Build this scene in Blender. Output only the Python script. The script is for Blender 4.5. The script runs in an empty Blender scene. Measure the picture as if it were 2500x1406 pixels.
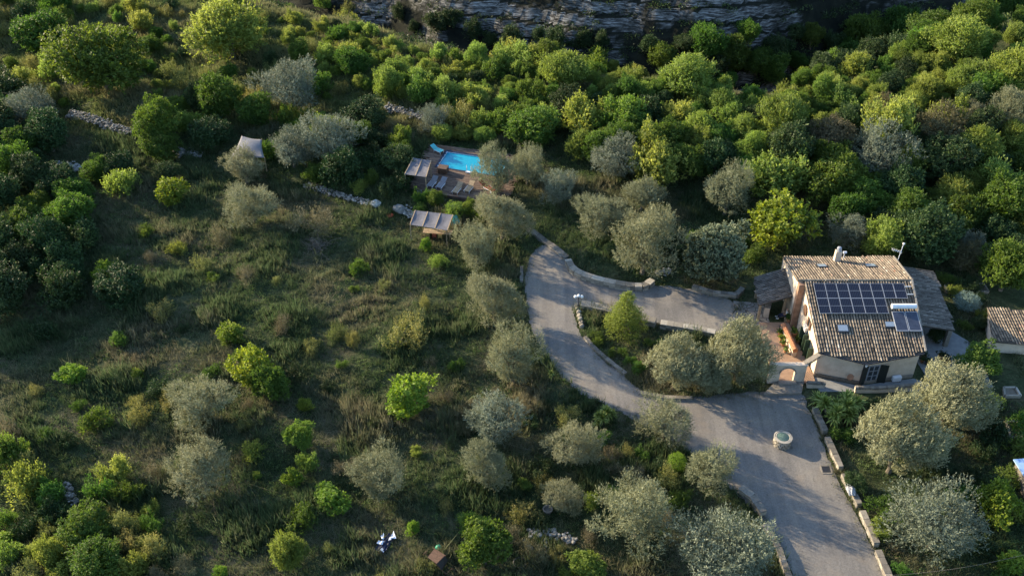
import bpy, math, random
import numpy as np
from mathutils import Vector, Matrix
sc = bpy.context.scene
COL = sc.collection
R = math.radians
# ------------------------------------------------------------------ camera, sky, sun, exposure
CAM_H = 67.0; PITCH = R(38.0); F = 2500.0
cam_d = bpy.data.cameras.new('camera'); cam = bpy.data.objects.new('camera', cam_d); COL.objects.link(cam)
cam.location = (0, 0, CAM_H); cam.rotation_euler = (R(90) - PITCH, 0, 0)
cam_d.sensor_width = 36.0; cam_d.lens = 36.0; cam_d.clip_end = 4000
sc.camera = cam
SUN_EL = 18.0
SUN_DIR = Vector((-0.873, 0.489, 0)).normalized() * math.cos(R(SUN_EL)) + Vector((0, 0, math.sin(R(SUN_EL))))
world = bpy.data.worlds.new('World'); sc.world = world; world.use_nodes = True
wn = world.node_tree; bg = wn.nodes['Background']
sky = wn.nodes.new('ShaderNodeTexSky'); sky.sky_type = 'NISHITA'; sky.sun_disc = False
sky.sun_elevation = R(SUN_EL); sky.sun_rotation = math.atan2(SUN_DIR.x, SUN_DIR.y)
wn.links.new(sky.outputs[0], bg.inputs[0]); bg.inputs[1].default_value = 0.15; sky.ozone_density = 3.0; sky.air_density = 1.2
sd = bpy.data.lights.new('sun', 'SUN'); sun = bpy.data.objects.new('sun', sd); COL.objects.link(sun)
sd.energy = 5.0; sd.angle = R(0.6); sd.color = (1.0, 0.82, 0.55)
sun.location = (-60, 40, 60); sun.rotation_euler = SUN_DIR.to_track_quat('Z', 'Y').to_euler()
sc.view_settings.view_transform = 'Standard'; sc.view_settings.look = 'None'
sc.view_settings.exposure = 1.52; sc.view_settings.gamma = 1.0
# ------------------------------------------------------------------ helpers: pixel to point, terrain
CP, SP = math.cos(PITCH), math.sin(PITCH)
def ray(px, py):
    u = (px - 1250) / F; v = (py - 703) / F
    return u, CP - v * SP, -SP - v * CP
def P(px, py, z=0.0):
    d = ray(px, py); t = (z - CAM_H) / d[2]
    return Vector((d[0] * t, d[1] * t, z))
def to_px(x, y, z):
    zc = y * CP - (z - CAM_H) * SP; yc = y * SP + (z - CAM_H) * CP
    return 1250 + F * x / zc, 703 - F * yc / zc, zc
def sst(a, b, x):
    t = np.clip((x - a) / (b - a), 0, 1); return t * t * (3 - 2 * t)
def snoise(x, y, s, seed=0):
    r = np.random.RandomState(seed); o = 0
    for i in range(7):
        a = r.uniform(0, 6.28); k = (0.6 + 0.9 * r.rand()) / s * 2; ph = r.uniform(0, 6.28, 2)
        o = o + np.sin((x * math.cos(a) + y * math.sin(a)) * k * 2 + ph[0] + 1.3 * np.sin((y * math.cos(a) - x * math.sin(a)) * k + ph[1]))
    return o / 3.6
RIM = [(-1500, -330), (200, -120), (850, 0), (1000, 62), (1150, 98), (1300, 124), (1450, 142), (1600, 152), (1750, 176), (1900, 200), (2030, 180), (2150, 158), (2250, 135), (2350, 92), (2500, 60), (3200, -60)]
_rp = [P(a, b + 26, 5.0) for a, b in RIM]
RX = np.array([p.x for p in _rp]); RY = np.array([p.y for p in _rp])
def rim_y(x): return np.interp(x, RX, RY)
def inpoly(x, y, poly):
    x = np.asarray(x, float); y = np.asarray(y, float); c = np.zeros(x.shape, bool); n = len(poly)
    for i in range(n):
        x1, y1 = poly[i][0], poly[i][1]; x2, y2 = poly[(i + 1) % n][0], poly[(i + 1) % n][1]
        if y1 == y2: continue
        c ^= ((y1 > y) != (y2 > y)) & (x < (x2 - x1) * (y - y1) / (y2 - y1) + x1)
    return c
def polyd(x, y, poly, closed=True):
    x = np.asarray(x, float); y = np.asarray(y, float); best = np.full(x.shape, 1e9); n = len(poly)
    for i in range(n if closed else n - 1):
        ax, ay = poly[i][0], poly[i][1]; bx, by = poly[(i + 1) % n][0], poly[(i + 1) % n][1]
        dx, dy = bx - ax, by - ay; t = np.clip(((x - ax) * dx + (y - ay) * dy) / (dx * dx + dy * dy + 1e-9), 0, 1)
        best = np.minimum(best, np.hypot(x - ax - t * dx, y - ay - t * dy))
    return best
def smooth_poly(pts, it=2):
    for _ in range(it):
        o = []
        for i in range(len(pts)):
            a = pts[i]; b = pts[(i + 1) % len(pts)]
            o += [a * .75 + b * .25, a * .25 + b * .75]
        pts = o
    return pts
drive_px = [(1330, 596), (1308, 606), (1292, 632), (1282, 665), (1280, 700), (1284, 745), (1292, 785), (1306, 820), (1325, 855), (1350, 892), (1380, 930), (1420, 962), (1470, 985), (1530, 1015), (1590, 1050), (1650, 1085), (1710, 1120), (1770, 1180), (1830, 1235), (1880, 1300), (1920, 1370), (1960, 1460), (2200, 1460), (2165, 1400), (2120, 1320), (2080, 1240), (2040, 1160), (2012, 1095), (1990, 1040), (1968, 985), (1960, 955), (1850, 955), (1750, 965), (1680, 972), (1610, 968), (1560, 955), (1525, 918), (1480, 885), (1440, 845), (1412, 812), (1404, 780), (1402, 750), (1420, 742), (1500, 762), (1560, 780), (1650, 800), (1740, 815), (1790, 815), (1800, 735), (1740, 722), (1690, 706), (1600, 696), (1560, 702), (1480, 690), (1400, 658), (1388, 640), (1370, 612)]
DRIVE = smooth_poly([P(*q) for q in drive_px], 2)
_r = random.Random(2); DRIVE = [p + Vector((_r.uniform(-.14, .14), _r.uniform(-.14, .14), 0)) for a_, b_ in zip(DRIVE, DRIVE[1:] + DRIVE[:1]) for p in (a_, (a_ + b_) / 2)]
def terr(x, y):
    x = np.asarray(x, float); y = np.asarray(y, float)
    s = .48 * x + .88 * y
    fade = 1 - sst(13, 24, x) * (1 - sst(96, 112, y))
    near_d = (x > -6) & (x < 46) & (y > 40) & (y < 102); dm = np.ones(np.shape(x))
    if np.any(near_d):
        xs = np.atleast_1d(x)[np.atleast_1d(near_d)]; ys = np.atleast_1d(y)[np.atleast_1d(near_d)]
        dd = np.where(inpoly(xs, ys, DRIVE), 0, polyd(xs, ys, DRIVE)); dm = np.atleast_1d(dm); dm[np.atleast_1d(near_d)] = sst(.5, 2.2, dd); dm = dm.reshape(np.shape(x))
    fade = fade * dm
    z = (.75 * sst(81.2, 82.6, s) + .8 * sst(101.5, 103.2, s) + .8 * sst(113, 115, s) + .8 * sst(124, 126, s) + .8 * sst(136, 138, s) + .025 * np.clip(s - 82, 0, 90)) * fade
    edge = np.interp(y, [45, 62, 72, 80, 95, 105, 106, 122, 124], [20, 11, 3, 0, -1, -10, -18, -18, 300])
    amp = sst(0, 9, edge - x)
    z = z + amp * dm * (.22 * snoise(x, y, 9, 3) + .07 * snoise(x, y, 3, 4))
    pool = sst(4, 0, np.maximum(np.abs(x + 4) - 11, np.abs(y - 110) - 7.5)) 
    z = z * (1 - pool) + .9 * pool
    z = z + .06 * np.clip(x - 48, 0, 60) * sst(110, 140, y)
    # ravine and the far rocky side
    d = y - rim_y(x) + 1.5 * snoise(x, y, 25, 9)
    fall = -38 * sst(-2, 46, d) 
    up = np.clip(d - 44, 0, None) * .98
    q = up + 1.2 * snoise(x, y, 22, 11) + .5 * snoise(x, y, 6, 12)
    st = 2.3; fr = q / st - np.floor(q / st)
    led = (np.floor(q / st) + sst(.25, .62, fr)) * st
    wall = np.where(d > 44, led * .85 + q * .15, 0)
    z = z + fall + wall * sst(44, 52, d)
    return z
def T(x, y): return float(terr(x, y))
def G(px, py, dz=0.0):
    z = 0.0; p = P(px, py, 0)
    for _ in range(14):
        z = .5 * z + .5 * (T(p.x, p.y) + dz); p = P(px, py, z)
    return Vector((p.x, p.y, T(p.x, p.y)))
# ------------------------------------------------------------------ helpers: objects
def tag(o, label=None, cat=None, group=None, kind=None):
    if label: o['label'] = label
    if cat: o['category'] = cat
    if group: o['group'] = group
    if kind: o['kind'] = kind
    return o
def empty(name, loc=(0, 0, 0), rz=0.0, label=None, cat=None, group=None):
    o = bpy.data.objects.new(name, None); COL.objects.link(o); o.location = loc; o.rotation_euler = (0, 0, rz)
    o.empty_display_size = .3
    return tag(o, label, cat, group)
def link(name, me, m, parent=None):
    if m and not me.materials: me.materials.append(m)
    o = bpy.data.objects.new(name, me); COL.objects.link(o)
    if parent: o.parent = parent
    return o
class MB:
    def __init__(s): s.v = []; s.f = []; s.t = []
    def add(s, vs, fs, tint=None):
        n = len(s.v); s.v += [tuple(v) for v in vs]; s.f += [tuple(i + n for i in f) for f in fs]
        s.t += [(random.random() if tint is None else tint)] * len(fs)
        return s
    def box(s, c, d, rz=0.0, tint=None, taper=1.0, jit=0.0):
        cx, cy, cz = c; hx, hy, hz = d[0] / 2, d[1] / 2, d[2] / 2; ca, sa = math.cos(rz), math.sin(rz); vs = []
        for zz in (-1, 1):
            k = taper if zz > 0 else 1
            for sx, sy in ((-1, -1), (1, -1), (1, 1), (-1, 1)):
                x = sx * hx * k + random.uniform(-jit, jit); y = sy * hy * k + random.uniform(-jit, jit)
                vs.append((cx + x * ca - y * sa, cy + x * sa + y * ca, cz + zz * hz + random.uniform(-jit, jit)))
        return s.add(vs, [(3, 2, 1, 0), (4, 5, 6, 7), (0, 1, 5, 4), (1, 2, 6, 5), (2, 3, 7, 6), (3, 0, 4, 7)], tint)
    def prism(s, poly, z0, z1, tint=None):
        n = len(poly)
        a = 0
        for i in range(n):
            x1, y1 = poly[i][:2]; x2, y2 = poly[(i + 1) % n][:2]; a += x1 * y2 - x2 * y1
        if a < 0: poly = poly[::-1]
        g = (lambda z, p: z(p[0], p[1]) if callable(z) else z)
        vs = [(p[0], p[1], g(z0, p)) for p in poly] + [(p[0], p[1], g(z1, p)) for p in poly]
        fs = [tuple(range(n - 1, -1, -1)), tuple(range(n, 2 * n))] + [(i, (i + 1) % n, n + (i + 1) % n, n + i) for i in range(n)]
        return s.add(vs, fs, tint)
    def tube(s, pts, rad, n=8, tint=None, cap=True):
        pts = [Vector(p) for p in pts]; rad = [rad] * len(pts) if not hasattr(rad, '__len__') else rad
        vs = []; fs = []
        for i, p in enumerate(pts):
            a = pts[max(i - 1, 0)]; b = pts[min(i + 1, len(pts) - 1)]; d = (b - a).normalized()
            u = d.cross(Vector((0, 0, 1)) if abs(d.z) < .95 else Vector((1, 0, 0))).normalized(); w = d.cross(u)
            for k in range(n):
                an = 2 * math.pi * k / n; vs.append(p + (u * math.cos(an) + w * math.sin(an)) * rad[i])
        for i in range(len(pts) - 1):
            for k in range(n): fs.append((i * n + k, i * n + (k + 1) % n, (i + 1) * n + (k + 1) % n, (i + 1) * n + k))
        if cap: fs += [tuple(range(n - 1, -1, -1)), tuple(range(len(vs) - n, len(vs)))]
        return s.add(vs, fs, tint)
    def lathe(s, c, prof, n=20, tint=None):
        vs = []; fs = []
        for r, z in prof:
            for k in range(n): vs.append((c[0] + r * math.cos(2 * math.pi * k / n), c[1] + r * math.sin(2 * math.pi * k / n), c[2] + z))
        for i in range(len(prof) - 1):
            for k in range(n): fs.append((i * n + k, i * n + (k + 1) % n, (i + 1) * n + (k + 1) % n, (i + 1) * n + k))
        fs += [tuple(range(n - 1, -1, -1)), tuple(range(len(vs) - n, len(vs)))]
        return s.add(vs, fs, tint)
    def rock(s, c, r, seed, flat=.7, tint=None):
        rr = random.Random(seed); vs = []; fs = []; n = 7
        for i, ph in enumerate((-60, -20, 25, 62)):
            for k in range(n):
                th = 2 * math.pi * (k + .5 * (i % 2)) / n; q = r * (0.8 + .35 * rr.random())
                vs.append((c[0] + q * math.cos(R(ph)) * math.cos(th), c[1] + q * math.cos(R(ph)) * math.sin(th), c[2] + q * flat * math.sin(R(ph))))
        for i in range(3):
            for k in range(n): fs.append((i * n + k, i * n + (k + 1) % n, (i + 1) * n + (k + 1) % n, (i + 1) * n + k))
        fs += [tuple(range(n - 1, -1, -1)), tuple(range(3 * n, 4 * n))]
        return s.add(vs, fs, tint)
    def build(s, name, m, parent=None, smooth=False, bevel=0.0):
        me = bpy.data.meshes.new(name); me.from_pydata(s.v, [], s.f)
        a = me.attributes.new('tint', 'FLOAT', 'FACE'); a.data.foreach_set('value', s.t)
        if smooth: me.polygons.foreach_set('use_smooth', [True] * len(me.polygons))
        me.update()
        o = link(name, me, m, parent)
        if bevel:
            b = o.modifiers.new('bevel', 'BEVEL'); b.width = bevel; b.segments = 1
        return o
def np_mesh(name, V, n, tint, m, extra=None):
    """V: (faces*n,3) unshared corners, n corners per face"""
    me = bpy.data.meshes.new(name); nv = len(V); nf = nv // n
    me.vertices.add(nv); me.vertices.foreach_set('co', V.astype('f').ravel())
    me.loops.add(nv); me.loops.foreach_set('vertex_index', np.arange(nv, dtype='i'))
    me.polygons.add(nf); me.polygons.foreach_set('loop_start', np.arange(0, nv, n, dtype='i'))
    a = me.attributes.new('tint', 'FLOAT', 'FACE'); a.data.foreach_set('value', tint.astype('f'))
    if extra is not None:
        a = me.attributes.new('dry', 'FLOAT', 'FACE'); a.data.foreach_set('value', extra.astype('f'))
    me.update(calc_edges=True); me.materials.append(m)
    return me
# ------------------------------------------------------------------ materials
class NT:
    def __init__(s, name, rough=.8, spec=.3):
        s.m = bpy.data.materials.new(name); s.m.use_nodes = True; s.t = s.m.node_tree
        s.b = s.t.nodes['Principled BSDF']; s.b.inputs['Roughness'].default_value = rough; s.b.inputs['Specular IOR Level'].default_value = spec
        s.out = s.t.nodes['Material Output']
    def n(s, typ, **kw):
        o = s.t.nodes.new(typ)
        for k, v in kw.items(): setattr(o, k, v)
        return o
    def l(s, a, b): s.t.links.new(a, b)
    def obj(s):
        if not hasattr(s, '_tc'): s._tc = s.n('ShaderNodeTexCoord')
        return s._tc.outputs['Object']
    def noise(s, scale, detail=4, rough=.55, vec=None, dist=0.0):
        o = s.n('ShaderNodeTexNoise'); o.inputs['Scale'].default_value = scale; o.inputs['Detail'].default_value = detail
        o.inputs['Roughness'].default_value = rough; o.inputs['Distortion'].default_value = dist
        s.l(vec if vec is not None else s.obj(), o.inputs['Vector']); return o.outputs['Fac']
    def vor(s, scale, vec=None, feature='F1', out='Distance'):
        o = s.n('ShaderNodeTexVoronoi', feature=feature); o.inputs['Scale'].default_value = scale
        s.l(vec if vec is not None else s.obj(), o.inputs['Vector']); return o.outputs[out]
    def ramp(s, fac, stops):
        o = s.n('ShaderNodeValToRGB'); e = o.color_ramp.elements
        while len(e) > 1: e.remove(e[0])
        e[0].position = stops[0][0]; e[0].color = tuple(stops[0][1]) + (1,)
        for p, c in stops[1:]:
            q = e.new(p); q.color = tuple(c) + (1,)
        s.l(fac, o.inputs['Fac']); return o.outputs['Color']
    def mix(s, fac, a, b, typ='MIX'):
        o = s.n('ShaderNodeMix', data_type='RGBA', blend_type=typ)
        for v, k in ((fac, 0), (a, 6), (b, 7)):
            if hasattr(v, 'links'): s.l(v, o.inputs[k])
            elif k == 0: o.inputs[0].default_value = v
            else: o.inputs[k].default_value = tuple(v) + (1,)
        return o.outputs[2]
    def math(s, op, a, b=0.0, clamp=False):
        o = s.n('ShaderNodeMath', operation=op, use_clamp=clamp)
        for v, k in ((a, 0), (b, 1)):
            if hasattr(v, 'links'): s.l(v, o.inputs[k])
            else: o.inputs[k].default_value = v
        return o.outputs[0]
    def attr(s, name): return s.n('ShaderNodeAttribute', attribute_name=name).outputs['Fac']
    def rnd(s): return s.n('ShaderNodeObjectInfo').outputs['Random']
    def col(s, c):
        if hasattr(c, 'links'): s.l(c, s.b.inputs['Base Color'])
        else: s.b.inputs['Base Color'].default_value = tuple(c) + (1,)
        return s
    def bump(s, h, dist=.02, strength=.6):
        o = s.n('ShaderNodeBump'); o.inputs['Distance'].default_value = dist; o.inputs['Strength'].default_value = strength
        s.l(h, o.inputs['Height']); s.l(o.outputs[0], s.b.inputs['Normal']); return s
M = {}
def mat_plain(name, c, rough=.8, var=.25, scale=6, spec=.3, metal=0.0):
    t = NT(name, rough, spec); f = t.noise(scale, 5)
    a = tuple(x * (1 - var) for x in c); b = tuple(min(1, x * (1 + var)) for x in c)
    t.col(t.ramp(f, [(.3, a), (.7, b)])); t.b.inputs['Metallic'].default_value = metal
    M[name] = t.m; return t.m
def mat_tint(name, stops, rough=.85, scale=5, amt=.35, bump=0.0):
    t = NT(name, rough); c = t.ramp(t.attr('tint'), stops); f = t.noise(scale, 5)
    c = t.mix(amt, c, t.ramp(f, [(.3, (.25, .25, .25)), (.7, (1.0, 1.0, 1.0))]), 'MULTIPLY'); t.col(c)
    if bump: t.bump(t.noise(scale * 3, 4), bump)
    M[name] = t.m; return t.m
def mat_leaf(name, dark, mid, light, trans=.35, hue=.04, val=.35, rough=.6, objvar=True):
    t = NT(name, rough, .25)
    c = t.ramp(t.attr('tint'), [(0, dark), (.5, mid), (1, light)])
    if objvar:
        h = t.n('ShaderNodeHueSaturation'); r = t.rnd()
        t.l(t.math('MULTIPLY_ADD', r, hue) if False else t.math('ADD', t.math('MULTIPLY', r, hue), .5 - hue / 2), h.inputs['Hue'])
        r2 = t.math('FRACT', t.math('MULTIPLY', r, 17.3)); t.l(t.math('ADD', t.math('MULTIPLY', r2, val), 1 - val / 2), h.inputs['Value'])
        t.l(c, h.inputs['Color']); c = h.outputs[0]
    t.col(c)
    tr = t.n('ShaderNodeBsdfTranslucent'); hv = t.n('ShaderNodeHueSaturation'); hv.inputs['Hue'].default_value = .495; hv.inputs['Saturation'].default_value = 1.1; hv.inputs['Value'].default_value = 1.45; t.l(c, hv.inputs['Color']); t.l(hv.outputs[0], tr.inputs['Color'])
    mx = t.n('ShaderNodeMixShader'); mx.inputs[0].default_value = trans
    t.l(t.b.outputs[0], mx.inputs[1]); t.l(tr.outputs[0], mx.inputs[2]); t.l(mx.outputs[0], t.out.inputs['Surface'])
    M[name] = t.m; return t.m
mat_leaf('olive_leaf', (.13, .14, .078), (.18, .19, .108), (.25, .255, .155), .25, .02, .2)
mat_leaf('olive_dusky_leaf', (.075, .095, .065), (.145, .17, .12), (.25, .28, .21), .22, .02, .25)
mat_leaf('green_leaf', (.036, .07, .014), (.08, .14, .025), (.16, .23, .045), .45, .05, .45)
mat_leaf('lime_leaf', (.065, .12, .018), (.15, .22, .03), (.30, .36, .06), .40, .05, .3)
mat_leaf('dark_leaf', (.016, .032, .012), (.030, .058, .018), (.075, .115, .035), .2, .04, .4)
mat_leaf('carob_leaf', (.018, .032, .016), (.035, .055, .028), (.17, .20, .12), .2, .02, .2)
mat_leaf('brown_leaf', (.055, .05, .022), (.10, .09, .045), (.18, .155, .085), .2, .03, .3)
mat_leaf('wood_leaf', (.075, .11, .026), (.145, .195, .042), (.26, .31, .08), .50, .05, .4)
mat_leaf('yucca_leaf', (.07, .11, .02), (.17, .23, .05), (.34, .38, .12), .2, .02, .15)
mat_leaf('dry_yellow_leaf', (.06, .08, .025), (.13, .145, .045), (.24, .235, .08), .35, .05, .3)
mat_leaf('straw', (.07, .065, .035), (.15, .135, .075), (.27, .24, .14), .2, .03, .25)
mat_leaf('weed_leaf', (.03, .06, .02), (.075, .12, .04), (.17, .22, .08), .35, .02, .1, objvar=False)
mat_leaf('teal_leaf', (.08, .12, .10), (.14, .20, .17), (.22, .30, .26), .15, .02, .1)
def mat_grass(name, g0, g1, d0, d1):
    t = NT(name, .7, .2)
    a = t.ramp(t.attr('tint'), [(0, g0), (1, g1)]); b = t.ramp(t.attr('tint'), [(0, d0), (1, d1)])
    c = t.mix(t.attr('dry'), a, b); t.col(c)
    tr = t.n('ShaderNodeBsdfTranslucent'); t.l(c, tr.inputs['Color']); mx = t.n('ShaderNodeMixShader'); mx.inputs[0].default_value = .42
    t.l(t.b.outputs[0], mx.inputs[1]); t.l(tr.outputs[0], mx.inputs[2]); t.l(mx.outputs[0], t.out.inputs['Surface']); M[name] = t.m
mat_grass('sunlit_hill_blades', (.055, .09, .028), (.165, .215, .07), (.14, .13, .06), (.32, .29, .15))  # lighter, drier blades; the sun on the hill is put into the colour
mat_grass('grass_blades', (.030, .064, .024), (.11, .155, .064), (.095, .092, .050), (.27, .24, .155))
mat_plain('bark', (.13, .11, .085), .9, .5, 4)
mat_tint('concrete', [(0, (.15, .135, .115)), (.6, (.22, .195, .165)), (1, (.30, .27, .23))], .92, 4, .5, .015)
mat_plain('white_paint', (.62, .60, .56), .6, .08, 3)
mat_plain('white_metal', (.62, .64, .68), .4, .06, 3)
mat_plain('panel_frame', (.24, .255, .29), .5, .1, 3)
mat_plain('dark_metal', (.035, .035, .04), .45, .2, 5)
mat_plain('rust_metal', (.10, .055, .035), .7, .4, 9)
mat_plain('green_shutter', (.035, .07, .045), .6, .2, 6)
mat_plain('dark_shutter', (.018, .022, .02), .6, .2, 6)
mat_plain('terracotta', (.36, .17, .09), .85, .3, 5)
mat_plain('canvas', (.34, .34, .35), .9, .12, 1.5)
mat_plain('shaded_tent_cloth', (.17, .17, .185), .9, .12, 1.5)  # white cloth darkened: the tent's shade is put into this colour
mat_plain('net_shade', (.115, .115, .135), .9, .15, 3)
mat_plain('shade_cloth', (.11, .12, .15), .9, .25, 3)
mat_plain('orange_plastic', (.55, .10, .04), .5, .1, 3)
mat_plain('red_cloth', (.20, .05, .035), .8, .25, 4)
mat_plain('turquoise_cloth', (.10, .42, .45), .8, .15, 4)
mat_plain('lounger_cloth', (.20, .20, .225), .8, .1, 4)
mat_plain('navy_cloth', (.018, .025, .06), .6, .3, 4)
mat_plain('white_cloth', (.62, .66, .74), .7, .1, 4)
mat_plain('green_plastic', (.03, .28, .17), .5, .1, 3)
mat_plain('teal_cover', (.065, .11, .10), .75, .35, 9)
mat_plain('pvc_blue', (.25, .38, .62), .6, .1, 3)
mat_plain('skin', (.45, .27, .19), .6, .05, 3)
mat_plain('hair', (.02, .015, .01), .7, .1, 3)
mat_plain('copper', (.30, .16, .10), .5, .2, 5)
mat_plain('wood_pale', (.30, .22, .14), .8, .3, 6)
mat_plain('chair_yellow', (.36, .25, .09), .7, .2, 6)
mat_plain('chair_red', (.22, .06, .035), .7, .2, 6)
mat_tint('roof_tile', [(0, (.04, .034, .028)), (.3, (.14, .115, .09)), (.55, (.225, .18, .135)), (.8, (.34, .28, .21)), (.93, (.50, .45, .38)), (1, (.28, .15, .10))], .9, 7, .5)
mat_tint('grey_tile', [(0, (.05, .045, .04)), (.4, (.135, .12, .105)), (.75, (.23, .205, .18)), (1, (.34, .31, .275))], .9, 7, .5)
mat_tint('rubble', [(0, (.13, .12, .105)), (.5, (.27, .25, .22)), (1, (.46, .44, .40))], .9, 5, .45, .02)
mat_tint('wall_stone', [(0, (.19, .17, .14)), (.5, (.29, .26, .215)), (1, (.40, .365, .31))], .9, 5, .4, .02)
mat_tint('deck_wood', [(0, (.085, .055, .042)), (.5, (.13, .088, .066)), (1, (.19, .135, .10))], .8, 3, .35)
mat_tint('white_stone', [(0, (.17, .165, .155)), (1, (.42, .41, .38))], .85, 5, .3, .02)
# plaster
t = NT('plaster', .9, .2); f = t.noise(1.2, 6); g = t.noise(9, 4)
c = t.ramp(f, [(.3, (.48, .385, .30)), (.55, (.60, .49, .385)), (.75, (.65, .55, .45))]); c = t.mix(.25, c, t.ramp(g, [(.3, (.6, .6, .6)), (.7, (1, 1, 1))]), 'MULTIPLY'); t.col(c).bump(g, .015); M['plaster'] = t.m
t = NT('shaded_plaster', .9, .2); f = t.noise(2.2, 6); t.col(t.ramp(f, [(.35, (.20, .115, .075)), (.65, (.32, .20, .135))])).bump(t.noise(12, 3), .015); M['shaded_plaster'] = t.m  # plaster made darker and browner, shade of the end wall painted in
# gravel
t = NT('gravel', .95, .2); big = t.noise(.16, 5, .6); fine = t.noise(7, 6, .8); sp = t.vor(9)
c = t.ramp(big, [(.30, (.150, .143, .138)), (.5, (.195, .182, .168)), (.68, (.25, .225, .19))])
c = t.mix(.55, c, t.ramp(fine, [(.32, (.35, .35, .36)), (.68, (1.25, 1.25, 1.25))]), 'MULTIPLY')
wv = t.n('ShaderNodeMapping'); wv.inputs['Rotation'].default_value = (0, 0, -.55); wv.inputs['Scale'].default_value = (1.1, .12, 1); t.l(t.obj(), wv.inputs['Vector'])
c = t.mix(.55, c, t.ramp(t.noise(1.0, 5, .6, wv.outputs[0]), [(.35, (.62, .62, .64)), (.62, (1.12, 1.1, 1.08))]), 'MULTIPLY')
c = t.mix(t.ramp(t.noise(1.6, 6, .7), [(.62, (0, 0, 0)), (.72, (1, 1, 1))]), c, (.085, .08, .072))
tc = t.mix(t.math('MULTIPLY', t.ramp(t.noise(.5, 3), [(.55, (0, 0, 0)), (.75, (1, 1, 1))]), .35), c, (.24, .19, .14)); t.col(tc).bump(fine, .03, .8); M['gravel'] = t.m
# paving
t = NT('terracotta_paving', .85, .3); br = t.n('ShaderNodeTexBrick'); br.inputs['Scale'].default_value = 2.2; t.l(t.obj(), br.inputs['Vector'])
br.inputs['Color1'].default_value = (.30, .19, .125, 1); br.inputs['Color2'].default_value = (.36, .235, .16, 1); br.inputs['Mortar'].default_value = (.22, .16, .12, 1); br.inputs['Mortar Size'].default_value = .02
t.col(t.mix(.4, br.outputs['Color'], t.ramp(t.noise(2, 5), [(.3, (.55, .55, .55)), (.7, (1.1, 1.1, 1.1))]), 'MULTIPLY')); M['terracotta_paving'] = t.m
t = NT('flagstone', .9, .25); v = t.vor(1.6, feature='DISTANCE_TO_EDGE'); f = t.noise(3, 5)
t.col(t.mix(t.ramp(v, [(.02, (1, 1, 1)), (.06, (0, 0, 0))]), t.ramp(f, [(.3, (.17, .155, .14)), (.7, (.28, .25, .22))]), (.06, .055, .045))); M['flagstone'] = t.m
t = NT('patio', .9, .25); f = t.noise(1.3, 6); t.col(t.ramp(f, [(.3, (.16, .165, .17)), (.7, (.25, .25, .245))])); M['patio'] = t.m
# water and liner
t = NT('pool_liner', .4, .4); t.col(t.ramp(t.noise(3, 3), [(.35, (.02, .36, .56)), (.65, (.035, .42, .62))])); M['pool_liner'] = t.m
t = NT('pool_water', .04, .5); t.b.inputs['Transmission Weight'].default_value = .25; t.b.inputs['IOR'].default_value = 1.33
t.col(t.ramp(t.noise(2.5, 4), [(.3, (.010, .33, .50)), (.7, (.014, .37, .55))])); t.bump(t.noise(7, 3), .02, .35); M['pool_water'] = t.m
# solar glass
t = NT('solar_cell', .35, .4)
mp = t.n('ShaderNodeMapping'); mp.inputs['Scale'].default_value = (1, 1, 1); t.l(t.obj(), mp.inputs['Vector'])
w1 = t.n('ShaderNodeTexWave', wave_type='BANDS', bands_direction='X'); w1.inputs['Scale'].default_value = 1.9; t.l(mp.outputs[0], w1.inputs['Vector'])
t.col(t.ramp(w1.outputs['Fac'], [(.0, (.003, .004, .012)), (.8, (.006, .008, .022)), (.97, (.035, .04, .06))])); M['solar_cell'] = t.m
t = NT('collector_glass', .25, .5); t.col(t.ramp(t.noise(3, 3), [(.3, (.028, .034, .055)), (.7, (.045, .055, .085))])); M['collector_glass'] = t.m
t = NT('window_glass', .08, .6); t.col((.03, .04, .05)); M['window_glass'] = t.m
t = NT('skylight_glass', .12, .6); t.col((.22, .27, .33)); M['skylight_glass'] = t.m
t = NT('lamp_globe', .3, .5); t.col((.78, .78, .78)); M['lamp_globe'] = t.m
# ground
t = NT('ground', .95, .15)
geo = t.n('ShaderNodeNewGeometry'); pos = geo.outputs['Position']
n1 = t.noise(.07, 6, .6, pos); n2 = t.noise(.45, 6, .65, pos); n3 = t.noise(3.5, 5, .75, pos)
g = t.ramp(n2, [(.30, (.022, .034, .013)), (.46, (.040, .056, .023)), (.60, (.068, .078, .036)), (.74, (.125, .11, .07))])
g = t.mix(t.ramp(n1, [(.56, (0, 0, 0)), (.68, (1, 1, 1))]), g, t.ramp(n2, [(.35, (.04, .034, .022)), (.65, (.12, .098, .066))]))
g = t.mix(.7, g, t.ramp(n3, [(.33, (.22, .22, .22)), (.68, (1.25, 1.25, 1.25))]), 'MULTIPLY')
# ravine side: limestone on the steep ledges
sx = t.n('ShaderNodeSeparateXYZ'); t.l(geo.outputs['True Normal'], sx.inputs[0]); px_ = t.n('ShaderNodeSeparateXYZ'); t.l(pos, px_.inputs[0])
mp = t.n('ShaderNodeMapping'); mp.inputs['Scale'].default_value = (.5, .5, 4.5); t.l(pos, mp.inputs['Vector'])
ln = t.noise(1.0, 6, .7, mp.outputs[0]); rock = t.ramp(ln, [(.38, (.014, .014, .013)), (.49, (.09, .088, .082)), (.62, (.30, .295, .28))])
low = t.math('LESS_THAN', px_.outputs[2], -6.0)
rm = t.ramp(t.noise(.055, 5, .6, pos), [(.49, (0, 0, 0)), (.57, (1, 1, 1))])
steep = t.ramp(sx.outputs[2], [(.62, (1, 1, 1)), (.80, (0, 0, 0))])
xr = t.n('ShaderNodeMapRange'); xr.inputs['From Min'].default_value = 30; xr.inputs['From Max'].default_value = 110; xr.inputs['To Min'].default_value = 1.0; xr.inputs['To Max'].default_value = .75; t.l(px_.outputs[0], xr.inputs['Value'])
k = t.math('MULTIPLY', t.math('MULTIPLY', t.math('MULTIPLY', steep, low), rm), xr.outputs[0])
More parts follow.
